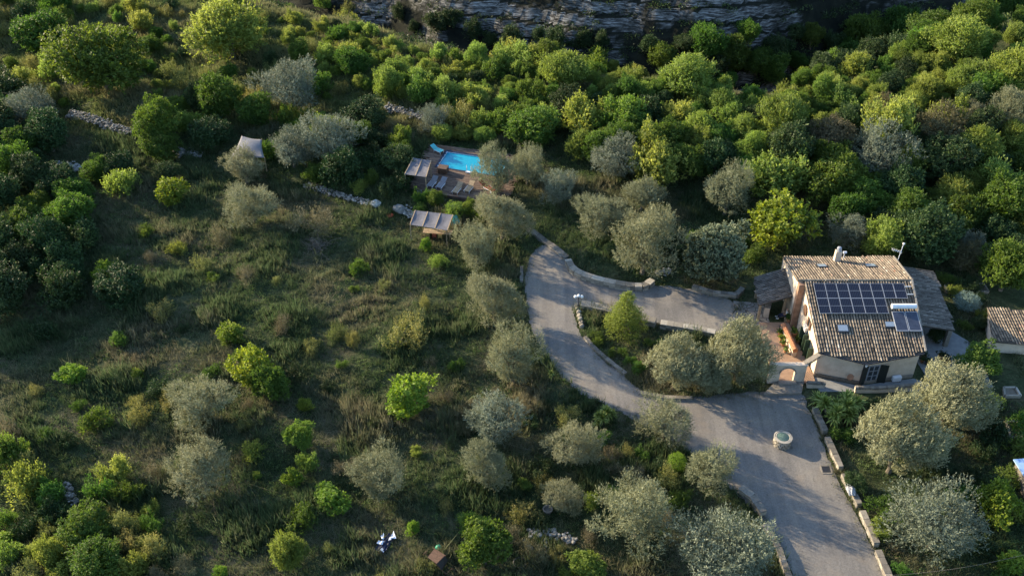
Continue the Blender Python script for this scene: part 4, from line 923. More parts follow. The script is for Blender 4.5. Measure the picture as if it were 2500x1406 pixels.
# ------------------------------------------------------------------ plants
def leaf_quads(c, ax, up, ln, wd, rs):
    n = len(c); s = np.cross(ax, up); s /= np.linalg.norm(s, axis=1, keepdims=True) + 1e-6
    ln = ln * rs.uniform(.7, 1.3, (n, 1)); wd = wd * rs.uniform(.7, 1.3, (n, 1))
    nn = np.cross(s, ax)
    return np.stack([c, c + ax * ln * .45 + s * wd * .5 + nn * wd * .12, c + ax * ln, c + ax * ln * .45 - s * wd * .5 + nn * wd * .12], 1).reshape(-1, 3)
def unit(v): return v / (np.linalg.norm(v, axis=1, keepdims=True) + 1e-9)
def make_crown(seed, kind, m, R0=3.0, V0=2.6, nl=16, lr=.42, spr=1500, k=8, L=.55, ln=.2, wd=.09, shape='round', gap=.0, wild=.5, upb=.5, tipc=.0, wind=(0, 0, 0), lop=.16):
    rs = np.random.RandomState(seed)
    d = unit(rs.normal(size=(nl * 3, 3))); d[:, 2] = d[:, 2] * .9 + .12; d = unit(d)
    # spread lobes by picking the farthest
    sel = [0]
    for _ in range(nl - 1):
        dist = np.min([np.linalg.norm(d - d[j], axis=1) for j in sel], 0) * rs.uniform(.8, 1.2, len(d)); sel.append(int(np.argmax(dist)))
    d = d[sel]; rad = rs.uniform(.38, .80, (nl, 1)); lobe = d * rad; lrad = lr * np.where(rad[:, 0] > .66, rs.uniform(.45, .8, nl), rs.uniform(.8, 1.2, nl))
    if shape == 'cone':
        z = rs.uniform(-.8, .85, nl); a = rs.uniform(0, 6.28, nl); rr_ = .72 * (.95 - z) / 1.8; lobe = np.stack([rr_ * np.cos(a), rr_ * np.sin(a), z], 1); lrad = (.14 + .26 * (.95 - z) / 1.8) * rs.uniform(.9, 1.2, nl)
        lobe = np.vstack([lobe, [[0, 0, .8], [0, 0, .55]]]); lrad = np.append(lrad, [.14, .2])
    if shape == 'dome':
        lobe = np.array([[0, 0, 0.]]); lrad = np.array([1.0])
    if shape == 'low': lobe[:, 2] = np.abs(lobe[:, 2]) * .6 - .5
    nlb = len(lobe); tl = rs.normal(.0, .10, nlb)
    pr = lrad ** 2; pr /= pr.sum(); li = rs.choice(nlb, spr, p=pr)
    sd_ = unit(rs.normal(size=(spr, 3)) + .55 * unit(lobe[li] + 1e-6)); rr2 = lrad[li][:, None] * (1 - .38 * rs.rand(spr, 1) ** 2)
    p = lobe[li] + sd_ * rr2
    if shape == 'scrub':
        nb_ = nl; a = rs.uniform(0, 6.28, nb_); r_ = .78 * np.sqrt(rs.rand(nb_)); hz = rs.uniform(.38, 1.0, nb_) * (1 - .35 * r_ ** 2); wz = rs.uniform(.20, .36, nb_)
        pr2 = wz * hz; pr2 /= pr2.sum(); li = rs.choice(nb_, spr, p=pr2); sd_ = unit(rs.normal(size=(spr, 3)) + np.array([0, 0, .3])); f_ = (1 - .4 * rs.rand(spr) ** 2)
        p = np.stack([r_[li] * np.cos(a[li]) + sd_[:, 0] * wz[li] * f_, r_[li] * np.sin(a[li]) + sd_[:, 1] * wz[li] * f_, -1 + hz[li] * (1 + sd_[:, 2] * f_)], 1)
        lobe = np.stack([r_ * np.cos(a), r_ * np.sin(a), hz * 1.4 - 1], 1); tl = rs.normal(0, .10, nb_)
    dv_ = unit(p + 1e-6); ph_ = rs.uniform(0, 6.28, 6)
    if shape in ('round', 'scrub'): p = p * (1 + lop * (np.sin(dv_[:, :1] * 2.6 + ph_[0]) * np.cos(dv_[:, 1:2] * 2.3 + ph_[1]) + .7 * np.sin(dv_[:, 2:3] * 3.9 + dv_[:, :1] * 2.9 + ph_[2])))
    lump = .08 * np.sin(p[:, :1] * 9 + seed) * np.cos(p[:, 1:2] * 8) + .06 * np.sin(p[:, 2:3] * 11)
    p = p * (1 + lump)
    keep = p[:, 2] > (-1.02 if shape == 'scrub' else -.92)
    if gap > 0:
        g = np.sin(p[:, 0] * 6.1 + seed) * np.sin(p[:, 1] * 5.3 + 1.7 * seed) * np.sin(p[:, 2] * 6.7 + .6 * seed); keep &= (g < .45) | (rs.rand(spr) > gap)
    p = p[keep]; sd_ = sd_[keep]; li = li[keep]; n = len(p)
    P3 = p * np.array([R0, R0, V0]); ax = unit(sd_ + np.array([0, 0, upb]) + rs.normal(size=(n, 3)) * wild + np.array(wind))
    tone = np.clip(.45 + tl[li] + rs.normal(0, .12, n), 0, 1)
    tt = (np.arange(k) + .5) / k
    C = (P3[:, None, :] + ax[:, None, :] * tt[None, :, None] * L * rs.uniform(.6, 1.25, (n, 1, 1)) + rs.normal(0, .035, (n, k, 3))).reshape(-1, 3)
    AX = unit(np.repeat(ax, k, 0) + rs.normal(size=(n * k, 3)) * .65); UP = unit(rs.normal(size=(n * k, 3)) * .36 + np.array([0, 0, .45]) + .9 * np.repeat(sd_, k, 0))
    tint = np.clip(np.repeat(tone, k) + rs.normal(0, .08, n * k) + np.tile(tt * tipc, n), 0, 1)
    C[:, 2] += V0 * 1.12
    V = leaf_quads(C, AX, UP, ln, wd, rs)
    me = np_mesh(kind + '_crown', V, 4, tint, M[m])
    lobew = lobe * np.array([R0, R0, V0]) + np.array([0, 0, V0 * 1.12])
    return me, lobew
def make_trunk(seed, lobes, R0, V0, th=.2, nb=7, stems=1):
    rr = random.Random(seed); mb = MB(); lobes = [Vector(l) for l in lobes]; rr.shuffle(lobes)
    fork = Vector((rr.uniform(-.2, .2), rr.uniform(-.2, .2), V0 * .5))
    mb.tube([(0, 0, -.35), (rr.uniform(-.08, .08), rr.uniform(-.08, .08), V0 * .15), fork * .7 + Vector((.05, 0, V0 * .12)), fork], [th * 1.5, th * 1.05, th * .95, th * .8], 7)
    for l in lobes[:nb]:
        m_ = fork.lerp(l, .5) + Vector((rr.uniform(-.2, .2), rr.uniform(-.2, .2), rr.uniform(.0, .3))); mb.tube([fork - Vector((0, 0, .05)), m_, l], [th * .55, th * .33, th * .1], 5)
    me_o = mb.build('trunk_mesh', M['bark']); me = me_o.data; bpy.data.objects.remove(me_o); return me
PROTO = {}
def proto(kind, n, nm, cat, m, **kw):
    out = []
    for i in range(n):
        mk = m[i % len(m)] if isinstance(m, (list, tuple)) else m
        a = dict(kw); th = a.pop('th', .2); nb = a.pop('nb', 7)
        me, lb = make_crown(100 + hash_(kind) + i * 7, kind, mk, **a); tr = make_trunk(50 + i, lb, a.get('R0', 3.0), a.get('V0', 2.6), th, nb); out.append((me, tr))
    PROTO[kind] = dict(v=out, nm=nm, cat=cat, R=kw.get('R0', 3.0), V=kw.get('V0', 2.6))
def hash_(s): return sum(ord(c) * (i + 1) for i, c in enumerate(s)) % 900
proto('olive', 8, 'olive_tree', 'olive tree', 'olive_leaf', R0=3.0, V0=2.6, nl=21, lr=.31, spr=2500, k=9, L=.72, ln=.19, wd=.06, wild=.3, upb=.9, tipc=.12, gap=.95, lop=.26)
proto('windolive', 2, 'olive_tree', 'olive tree', 'olive_leaf', R0=3.6, V0=2.7, nl=22, lr=.34, spr=3000, k=9, L=.75, ln=.22, wd=.075, wild=.22, upb=.75, tipc=.22, gap=.35, wind=(.9, .1, .2))
proto('duskolive', 3, 'olive_tree', 'olive tree', 'olive_dusky_leaf', R0=3.0, V0=2.5, nl=18, lr=.34, spr=2300, k=8, L=.65, ln=.19, wd=.07, wild=.35, upb=.8, gap=.8, lop=.26)
proto('green', 4, 'broadleaf_tree', 'tree', 'green_leaf', R0=3.0, V0=2.7, nl=30, lr=.30, spr=2500, k=7, L=.50, ln=.22, wd=.14, wild=.45, upb=.7, gap=.6)
proto('lime', 4, 'young_tree', 'tree', 'lime_leaf', R0=2.0, V0=1.9, nl=14, lr=.36, spr=900, k=7, L=.42, ln=.22, wd=.16, wild=.4, upb=.9, gap=.6)
proto('wood', 7, 'woodland_tree', 'tree', 'wood_leaf', R0=3.0, V0=2.3, nl=30, lr=.30, spr=2300, k=8, L=.75, ln=.22, wd=.12, wild=.4, upb=1.1, gap=.75, tipc=.15)
proto('dark', 4, 'evergreen_tree', 'evergreen tree', 'dark_leaf', R0=3.0, V0=2.5, nl=28, lr=.30, spr=2400, k=7, L=.42, ln=.20, wd=.13, wild=.5, upb=.6, gap=.55, tipc=.1)
proto('carob', 1, 'carob_tree', 'evergreen tree', 'carob_leaf', R0=4.0, V0=3.0, nl=30, lr=.27, spr=2600, k=8, L=.5, ln=.26, wd=.15, wild=.35, upb=.9, gap=.4, tipc=.75)
proto('brown', 2, 'brown_bush', 'bush', 'brown_leaf', R0=3.0, V0=2.2, nl=18, lr=.36, spr=2000, k=7, L=.5, ln=.16, wd=.09, wild=.6, upb=.6, gap=.3)
proto('citrus', 2, 'citrus_tree', 'tree', 'green_leaf', R0=2.4, V0=2.5, nl=26, lr=.30, spr=2200, k=7, L=.30, ln=.20, wd=.14, wild=.5, upb=.5, gap=.2, tipc=.3)
proto('conifer', 1, 'conifer', 'conifer', 'wood_leaf', R0=2.4, V0=3.0, nl=40, lr=.3, spr=2600, k=9, L=.5, ln=.15, wd=.06, wild=.45, upb=.5, shape='cone', tipc=.2)
proto('thuja', 1, 'dome_shrub', 'shrub', 'lime_leaf', R0=1.0, V0=1.2, nl=1, spr=1500, k=6, L=.18, ln=.08, wd=.04, wild=.3, upb=.8, shape='dome', th=.08, nb=1)
proto('bush', 8, 'leafy_bush', 'bush', ['green_leaf', 'wood_leaf', 'dark_leaf', 'green_leaf'], R0=1.5, V0=.9, nl=11, shape='scrub', spr=560, k=7, L=.45, ln=.16, wd=.08, wild=.55, upb=1.2, gap=.7, th=.05, nb=5)
proto('scrub', 9, 'scrub_tree', 'tree', ['wood_leaf', 'wood_leaf', 'green_leaf'], R0=1.9, V0=1.5, nl=12, shape='scrub', spr=1000, k=8, L=.6, ln=.19, wd=.10, wild=.4, upb=1.3, gap=.7, tipc=.25, th=.08, nb=6)
proto('darkscrub', 4, 'dark_scrub', 'bush', 'dark_leaf', R0=1.9, V0=1.4, nl=12, shape='scrub', spr=1000, k=8, L=.5, ln=.18, wd=.10, wild=.5, upb=.9, gap=.7, tipc=.1, th=.08, nb=6)
proto('herb', 4, 'flowering_shrub', 'shrub', 'dry_yellow_leaf', R0=1.2, V0=.7, nl=9, shape='scrub', spr=380, k=8, L=.5, ln=.11, wd=.05, wild=.4, upb=1.8, gap=.6, tipc=.3, th=.04, nb=4)
proto('straw', 3, 'dry_shrub', 'shrub', 'straw', R0=1.3, V0=.6, nl=9, shape='scrub', spr=340, k=8, L=.55, ln=.16, wd=.03, wild=.6, upb=1.4, gap=.5, th=.04, nb=4)
proto('teal', 1, 'dome_shrub', 'shrub', 'teal_leaf', R0=1.3, V0=.9, nl=1, spr=1500, k=6, L=.2, ln=.10, wd=.05, wild=.5, upb=.5, shape='dome', th=.05, nb=1)
def make_yucca(seed, heads, R0):
    rs = np.random.RandomState(seed); Vs = []; ts = []; tr = MB()
    for h in range(heads):
        a = rs.uniform(0, 6.28); r = R0 * .75 * math.sqrt(rs.rand()) if heads > 1 else 0; c = np.array([r * math.cos(a), r * math.sin(a), .7 + 1.1 * rs.rand() * (1 - r / R0 * .4)]); n = 64
        tr.tube([(c[0] * .25, c[1] * .25, -.2), (c[0] * .8, c[1] * .8, c[2] * .5), tuple(c)], [.12, .10, .08], 6)
        d = unit(rs.normal(size=(n, 3)) + np.array([0, 0, .75])); s = unit(np.cross(d, np.array([0, 0, 1.0]) + rs.normal(0, .2, (n, 3)))); L = rs.uniform(.65, 1.0, (n, 1)); w = .06
        m_ = c + d * L * .6; tip = c + d * L + np.array([0, 0, -.10])
        Vs.append(np.stack([c - s * w * .5, m_ - s * w, m_ + s * w, c + s * w * .5], 1).reshape(-1, 3)); Vs.append(np.stack([m_ - s * w, tip - s * .005, tip + s * .005, m_ + s * w], 1).reshape(-1, 3))
        t_ = np.clip(.4 + rs.normal(0, .22, n), 0, 1); ts += [t_, np.clip(t_ + .2, 0, 1)]
    me = np_mesh('yucca_crown', np.concatenate(Vs), 4, np.concatenate(ts), M['yucca_leaf']); o = tr.build('x', M['bark']); t_ = o.data; bpy.data.objects.remove(o); return me, t_
PROTO['yucca'] = dict(v=[make_yucca(1, 15, 2.2), make_yucca(2, 9, 1.7), make_yucca(3, 1, .8)], nm='yucca', cat='yucca', R=2.0, V=1.2)
CROWNS = []   # x, y, radius of everything planted
vrng = random.Random(77)
def plant(kind, x, y, rx, vz, label, cat=None, group=None, var=None, name=None, rz=None, an=.13):
    pr = PROTO[kind]; i = vrng.randrange(len(pr['v'])) if var is None else var; me, tr = pr['v'][i]
    e = empty(name or pr['nm'], (x, y, T(x, y)), 0, label, cat or pr['cat'], group)
    rz = (0 if kind == 'windolive' else vrng.uniform(0, 6.28)) if rz is None else rz; e.rotation_euler = (0, 0, rz)
    an_ = vrng.uniform(1 - an, 1 + an) if kind not in ('yucca', 'conifer', 'thuja', 'teal') else 1; e.scale = (rx * an_ / pr['R'], rx / an_ / pr['R'], vz / pr['V'])
    t_ = bpy.data.objects.new('trunk', tr); COL.objects.link(t_); t_.parent = e
    c = bpy.data.objects.new('crown', me); COL.objects.link(c); c.parent = e
    CROWNS.append((x, y, rx, kind)); return e
def tree_px(kind, cx, cy, w, h, label, **kw):
    """crown centre and size given where it stands; worked out as a place and a size in metres"""
    z = 2.0; d = ray(cx, cy); dep = math.atan2(-d[2], math.hypot(d[0], d[1]))
    for _ in range(10):
        p = P(cx, cy, z); zc = to_px(p.x, p.y, p.z)[2]; rx = w / 2 * zc / F; hh = h / 2 * zc / F
        v2 = (hh * hh - (rx * math.sin(dep)) ** 2) / math.cos(dep) ** 2; v = math.sqrt(max(v2, 0)); v = min(max(v, (.84 if 'olive' in kind else .65) * rx), 1.12 * rx); z = .5 * z + .5 * (T(p.x, p.y) + 1.12 * v)
    return plant(kind, p.x, p.y, rx * (.89 if 'olive' in kind else .93), v * .93, label, an=.04, **kw)
HAND = [
 ('duskolive', 72, 262, 128, 105, 'blue-grey olive at the upper left end of the long rubble wall'),
 ('olive', 595, 402, 118, 88, 'pale olive standing in front of the stretched canopy'),
 ('duskolive', 712, 358, 122, 108, 'dusky olive immediately right of the stretched canopy'),
 ('duskolive', 800, 335, 150, 118, 'wide blue-grey olive second to the right of the canopy'),
 ('olive', 612, 492, 130, 95, 'low round olive alone in the meadow below the canopy'),
 ('duskolive', 1060, 286, 92, 48, 'small pale olive touching the upper rubble wall above the pool'),
 ('olive', 1212, 415, 112, 122, 'left half of the olive pair leaning over the pool corner'),
 ('olive', 1286, 405, 104, 100, 'right half of the olive pair leaning over the pool corner'),
 ('duskolive', 1365, 452, 105, 100, 'bluish olive just right of the poolside pair'),
 ('duskolive', 1500, 382, 130, 100, 'round silver olive in the wood right of the pool'),
 ('olive', 1227, 525, 150, 120, 'broad olive between the pool deck and the top of the drive'),
 ('olive', 1163, 592, 115, 118, 'narrower olive right of the picnic shelter'),
 ('olive', 1462, 515, 130, 115, 'left olive of the trio above the curved wall'),
 ('olive', 1568, 470, 110, 90, 'farthest olive of the trio above the curved wall'),
 ('olive', 1575, 585, 175, 180, 'largest round olive of the trio above the curved wall'),
 ('olive', 1778, 462, 140, 135, 'upright olive beyond the dark carob'),
 ('duskolive', 2155, 365, 172, 122, 'large silver olive high in the wood behind the farmhouse'),
 ('duskolive', 2072, 560, 110, 95, 'shaded olive directly behind the chimney'),
 ('olive', 1207, 727, 150, 150, 'upper olive on the left edge of the drive bend'),
 ('olive', 1252, 865, 150, 170, 'lower olive on the left edge of the drive bend'),
 ('windolive', 1650, 892, 165, 135, 'leftmost windblown olive on the island'),
 ('windolive', 1728, 908, 120, 115, 'middle windblown olive filling the gap on the island'),
 ('windolive', 1805, 868, 180, 178, 'tall windblown olive beside the arched gateway'),
 ('olive', 1622, 1022, 150, 118, 'olive overhanging the middle of the gravel drive'),
 ('olive', 1408, 1085, 145, 112, 'olive just below the small yucca clump'),
 ('duskolive', 1208, 1020, 150, 105, 'dull shaded olive in the reddish grass patch'),
 ('olive', 1188, 1132, 132, 118, 'olive with pale stems in the lower middle of the slope'),
 ('olive', 925, 1152, 155, 152, 'tall pear-shaped olive in the lower middle meadow'),
 ('olive', 485, 972, 158, 130, 'upper olive of the two in the lower left meadow'),
 ('olive', 488, 1132, 160, 145, 'lower pointed olive of the two in the lower left meadow'),
 ('olive', 1550, 1248, 212, 190, 'very large round olive at the bottom left of the drive'),
 ('olive', 1737, 1142, 138, 130, 'olive beside the small golden dome shrub'),
 ('olive', 1378, 1212, 110, 80, 'sparse little olive over the square tub'),
 ('duskolive', 1778, 1335, 255, 175, 'wide shaded olive at the bottom edge by the drive'),
 ('windolive', 2195, 1072, 225, 220, 'huge windblown olive right of the well'),
 ('windolive', 2325, 965, 210, 150, 'windblown olive below the patio at right'),
 ('duskolive', 2298, 1270, 235, 205, 'great round olive at the bottom right corner'),
 ('olive', 2475, 262, 120, 130, 'pale olive at the upper right edge'),
 ('olive', 2385, 280, 75, 70, 'small pale olive above the silver one, upper right'),
 ('duskolive', 705, 200, 150, 108, 'rounded silver-green tree in the upper left slope'),
 ('green', 238, 135, 230, 190, 'biggest green tree in the upper left'),
 ('green', 378, 292, 118, 145, 'upright green tree in front of the long rubble wall'),
 ('green', 95, 75, 160, 100, 'broad green tree in the top left corner'),
 ('green', 530, 230, 125, 120, 'deep green tree left of the rounded silver-green one'),
 ('dark', 515, 318, 115, 90, 'dark bushy evergreen above the stretched canopy'),
 ('green', 35, 395, 105, 150, 'sunlit green tree at the left edge below the blue-grey olive'),
 ('dark', 105, 575, 120, 150, 'dark tree with a lit crest on the left side of meadow'),
 ('lime', 118, 520, 55, 60, 'small lit sapling rising from the dark left trees'),
 ('lime', 420, 462, 86, 76, 'glowing yellow-green tree alone in the upper meadow'),
 ('bush', 292, 440, 95, 78, 'green bush left of the glowing yellow tree'),
 ('dark', 290, 690, 150, 90, 'dark shrub mass in the left middle meadow'),
 ('lime', 262, 668, 75, 75, 'lit yellow-green sapling on the dark shrub mass'),
 ('lime', 605, 890, 115, 115, 'bright yellow-green tree left of centre'),
 ('green', 660, 930, 95, 100, 'green shaded tree leaning on the bright yellow-green one'),
 ('lime', 562, 812, 72, 46, 'small lime bush just above the bright yellow-green tree'),
 ('lime', 1000, 955, 130, 118, 'vivid green round tree in the centre of the lower slope'),
 ('citrus', 730, 1062, 78, 92, 'upright dark yellow-tipped shrub in the lower meadow'),
 ('lime', 715, 1165, 55, 55, 'tiny vivid sapling below the yellow-tipped shrub'),
 ('wood', 705, 1345, 95, 125, 'olive-green tree at the bottom between meadow and tarpaulin'),
 ('green', 235, 1365, 155, 115, 'bright leafy tree at the bottom left'),
 ('green', 205, 1278, 135, 85, 'leafy tree just above the bottom left one'),
 ('citrus', 1182, 1325, 130, 148, 'dense dark glossy tree at the bottom right of the swing seat'),
 ('citrus', 1432, 1378, 100, 75, 'glossy bush at the bottom between fire pit and big olive'),
 ('lime', 1008, 1288, 38, 42, 'thin lime sapling above the crumpled tarpaulin'),
 ('lime', 1918, 535, 175, 150, 'vivid lime tree behind the left porch'),
 ('carob', 1755, 612, 205, 175, 'dark pale-tipped carob left of the porch'),
 ('conifer', 1530, 762, 112, 130, 'feathery green conifer on the planted island'),
 ('thuja', 1652, 1127, 46, 58, 'small golden dome shrub beside the drive'),
 ('citrus', 2392, 880, 120, 95, 'light green bushy tree between patio and outbuilding'),
 ('green', 2468, 640, 140, 185, 'tall sunlit green tree at the right edge above the outbuilding'),
 ('duskolive', 2372, 600, 90, 60, 'pale tree left of the tall sunlit green one'),
 ('lime', 2442, 1225, 115, 150, 'yellow-green tree right of the great round olive'),
 ('lime', 2478, 1375, 80, 70, 'yellow-green bush in the bottom right corner'),
 ('yucca', 2042, 978, 135, 105, 'big many-headed yucca in front of the farmhouse'),
 ('yucca', 1478, 1007, 88, 78, 'medium yucca clump on the left edge of the drive'),
 ('yucca', 1345, 912, 52, 50, 'single small yucca beside the lower bend olive'),
 ('dark', 972, 385, 100, 88, 'dark bush with lit top left of the pergola'),
 ('wood', 555, 75, 205, 125, 'yellow-flecked green tree on the sunlit upper slope'),
 ('dark', 885, 278, 130, 92, 'dense dark round tree left of the upper rubble wall'),
 ('green', 1300, 305, 150, 105, 'bright green tree above the poolside olives'),
 ('wood', 1082, 325, 60, 48, 'leafy bush just beyond the left end of the pool'),
 ('wood', 1130, 325, 58, 44, 'leafy bush beyond the middle of the pool'),
 ('wood', 1182, 330, 62, 48, 'leafy bush beyond the right end of the pool'),
 ('wood', 1378, 165, 130, 105, 'lit yellow-green tree on the ravine rim above the pool'),
 ('brown', 2035, 325, 145, 85, 'brownish bush left of the large silver olive'),
 ('brown', 2300, 310, 140, 130, 'brownish bush right of the large silver olive'),
 ('teal', 2362, 735, 62, 44, 'rounded blue-grey shrub between house and outbuilding'),
 ('dark', 2290, 815, 50, 50, 'dark shrub by the stone pillar of the right porch'),
 ('straw', 770, 545, 110, 50, 'golden dry shrubs on the bank left of the shelter'),
 ('bush', 1070, 635, 52, 42, 'small green bush below the picnic chairs'),
 ('lime', 1040, 597, 32, 42, 'lime sapling in front of the picnic chairs'),
 ('herb', 1038, 735, 36, 48, 'yellow flowering shrub in the middle of the slope'),
 ('herb', 865, 830, 42, 45, 'yellow-green shrub beside the mown track'),
 ('herb', 980, 812, 120, 55, 'wide yellow-topped shrub left of the lower bend olive'),
 ('herb', 1040, 1385, 60, 40, 'yellow bush at the very bottom by the swing seat'),
 ('lime', 745, 985, 42, 40, 'pale green sapling beside the track above the tipped shrub'),
 ('lime', 535, 1395, 40, 40, 'pale sapling at the bottom edge left of centre'),
 ('wood', 120, 1345, 80, 90, 'yellowish scrubby tree near the bottom left corner'),
 ('wood', 945, 200, 75, 95, 'upright yellow-green tree on the slope above the upper rubble wall'),
 ('green', 620, 265, 100, 85, 'dark green bush below the rounded silver-green tree'),
 ('wood', 1680, 190, 150, 85, 'lit tree crown on the ravine rim, top middle right'),
 ('wood', 2340, 95, 150, 110, 'pale lit tree on the rim near the top right corner'),
 ('green', 2400, 640, 40, 40, 'small green bush against the tall sunlit tree'),
]
for i, h in enumerate(HAND):
    if h[0] == 'yucca': tree_px(*h, var={2042: 0, 1478: 1, 1345: 2}[h[1]])
    elif h[0] == 'carob' or h[0] in ('teal', 'thuja', 'conifer'): tree_px(*h, var=0)
    else: tree_px(*h, var=i % len(PROTO[h[0]]['v']))
# automatic planting of the wood, the slope and the meadow scrub, each plant its own thing
hard = [DRIVE, [(p.x, p.y) for p in deck_poly], [(24, 69), (24, 87.5), (45, 87.5), (45, 76), (49, 77), (48.5, 68.5), (40, 69)], q4(*ob_poly), q4(*cc)] + [[tuple(G(*p)[:2]) for p in w_] for w_ in ([(168, 286), (262, 310), (322, 330), (335, 420), (262, 405), (168, 380)], [(420, 370), (497, 384), (497, 440), (420, 430)], [(942, 265), (1032, 295), (1032, 322), (942, 292)], [(740, 455), (910, 500), (1000, 520), (1000, 545), (905, 530), (740, 486)], [(130, 405), (200, 415), (200, 440), (130, 430)], [(158, 1180), (190, 1180), (196, 1250), (158, 1240)], [(1285, 1295), (1410, 1325), (1400, 1350), (1285, 1350)], [(905, 1300), (1120, 1330), (1120, 1406), (905, 1370)])]
HGX, HGY = np.meshgrid(np.arange(-80, 60, .5), np.arange(40, 140, .5)); HGD = np.full(HGX.shape, 1e9)
for hp in hard: HGD = np.minimum(HGD, np.where(inpoly(HGX, HGY, hp), 0, polyd(HGX, HGY, hp)))
def free(x, y, r, tight=.8, hm=.6):
    i, j = int((x + 80) * 2), int((y - 40) * 2)
    if 0 <= i < HGD.shape[1] and 0 <= j < HGD.shape[0] and HGD[j, i] < r * hm: return False
    for (a, b, c, k_) in CROWNS:
        if (a - x) ** 2 + (b - y) ** 2 < ((r + c) * tight) ** 2: return False
    return True
LM = [(1150, 400, 'the pool'), (600, 355, 'the stretched canopy'), (1050, 540, 'the picnic shelter'), (2090, 700, 'the farmhouse'), (1908, 1070, 'the well'), (1575, 585, 'the trio olives'), (240, 310, 'the long rubble wall'), (420, 462, 'the glowing tree'),
      (775, 603, 'the branch heap'), (2155, 365, 'the silver olive'), (1500, 382, 'the wood olive'), (705, 200, 'the silver-green tree'), (238, 135, 'the biggest tree'), (985, 280, 'the upper rubble wall'), (605, 890, 'the yellow-green tree'),
      (485, 972, 'the meadow olive'), (488, 1132, 'the pointed olive'), (925, 1152, 'the pear-shaped olive'), (1000, 955, 'the vivid green tree'), (1182, 1325, 'the glossy tree'), (940, 1332, 'the crumpled tarpaulin'), (170, 1210, 'the stone stub'), (262, 668, 'the lit sapling'),
      (2298, 1270, 'the great round olive'), (2468, 640, 'the sunlit edge tree'), (1755, 612, 'the carob'), (1378, 165, 'the lit rim tree'), (1207, 727, 'the bend olive'), (1530, 762, 'the conifer'), (555, 75, 'the flecked tree'), (2340, 95, 'the pale corner tree'), (1550, 1248, 'the largest olive'), (885, 278, 'the dark round tree'), (2460, 800, 'the outbuilding'), (1680, 190, 'the lit crown'), (945, 200, 'the upright tree'), (1140, 325, 'the poolside bushes'), (1300, 305, 'the bright tree'), (2035, 325, 'the brownish bush'), (1060, 286, 'the pale wall olive')]
ORD = ['nearest', 'second nearest', 'third nearest', 'fourth nearest', 'fifth nearest', 'sixth nearest', 'seventh nearest', 'eighth nearest', 'ninth nearest', 'tenth nearest', 'eleventh nearest', 'twelfth nearest', 'thirteenth nearest', 'fourteenth nearest', 'fifteenth nearest', 'sixteenth nearest']
DESC = {'green': 'mid-green leafy tree', 'wood': 'yellowish green tree', 'dark': 'dark evergreen tree', 'olive': 'grey-green olive', 'duskolive': 'silvery olive', 'brown': 'brownish bush', 'bush': 'low leafy bush', 'herb': 'yellow-topped shrub', 'straw': 'dry straw-coloured shrub', 'lime': 'lime green sapling', 'citrus': 'dense glossy tree', 'scrub': 'feathery scrub', 'darkscrub': 'dark scrub'}
AUTO = []
def scatter(poly_px, n, kinds, wlo, whi, tight, seed, group, vfac=(.75, .95), hm=.6, world=None):
    rr = random.Random(seed); xs = [p[0] for p in poly_px]; ys = [p[1] for p in poly_px]; c = 0; tries = 0; pl = [Vector((a, b)) for a, b in poly_px]
    while c < n and tries < n * 25:
        tries += 1; px, py = rr.uniform(min(xs), max(xs)), rr.uniform(min(ys), max(ys))
        if not inpoly(np.array([px]), np.array([py]), pl)[0]: continue
        g = G(px, py, 1.5); zc = to_px(g.x, g.y, g.z)[2]; kd = rr.choices([k[0] for k in kinds], [k[1] for k in kinds])[0]
        r = rr.uniform(wlo, whi) * (rr.random() ** .4 * .5 + .6)
        if kd in ('bush', 'herb', 'straw') and r > 2.0: r *= .6
        dr_ = float(g.y - rim_y(g.x))
        if -9 < dr_ < 1: r *= .62
        if not free(g.x, g.y, r, tight, hm): continue
        e = plant(kd, g.x, g.y, r, r * rr.uniform(*vfac), None, group=group); q = to_px(g.x, g.y, g.z + r); AUTO.append((e, kd, q[0], q[1])); c += 1
WOODK = [('wood', 5), ('green', 3), ('dark', 1.6), ('duskolive', .35), ('brown', .4)]
scatter([(1150, 125), (1500, 165), (1900, 225), (2150, 180), (2350, 110), (2520, 60), (2520, 330), (2300, 250), (1900, 330), (1500, 330), (1250, 270)], 150, [('wood', 4), ('scrub', 5), ('green', 2), ('dark', .5)], 1.5, 3.3, .55, 1, 'trees of the sunlit wood')
scatter([(1400, 300), (1900, 320), (2300, 250), (2520, 300), (2520, 700), (2300, 640), (2150, 600), (2000, 480), (1850, 440), (1650, 420), (1420, 400)], 115, [('green', 3.4), ('dark', 2.6), ('wood', 2.4), ('scrub', 1.5), ('brown', .3)], 2.0, 3.7, .58, 2, 'trees of the wood behind the house')
scatter([(820, 40), (1000, 95), (1200, 150), (1300, 260), (1180, 330), (1030, 260), (900, 200), (760, 150)], 105, [('scrub', 8), ('green', .7), ('herb', 2.0), ('darkscrub', .8)], .9, 2.4, .62, 3, 'bushes on the sunlit slope')
scatter([(-20, -20), (850, 5), (900, 200), (700, 270), (450, 230), (150, 250), (-20, 200)], 95, [('scrub', 7), ('green', 1), ('herb', 2.5), ('darkscrub', 1)], .8, 2.6, .8, 4, 'bushes on the upper left slope')
scatter([(-20, 200), (160, 290), (420, 360), (560, 400), (420, 420), (200, 430), (200, 560), (180, 720), (-20, 740)], 38, [('dark', 3), ('darkscrub', 2), ('green', 2.2)], 1.8, 3.4, .66, 5, 'dark trees on the left side')
scatter([(420, 230), (700, 280), (1000, 330), (1030, 420), (960, 470), (800, 440), (700, 400), (560, 330), (440, 330)], 38, [('darkscrub', 4), ('dark', 1), ('green', 1.5), ('scrub', 2), ('bush', 2)], 1.3, 2.7, .68, 6, 'dark bushes between canopy and pool')
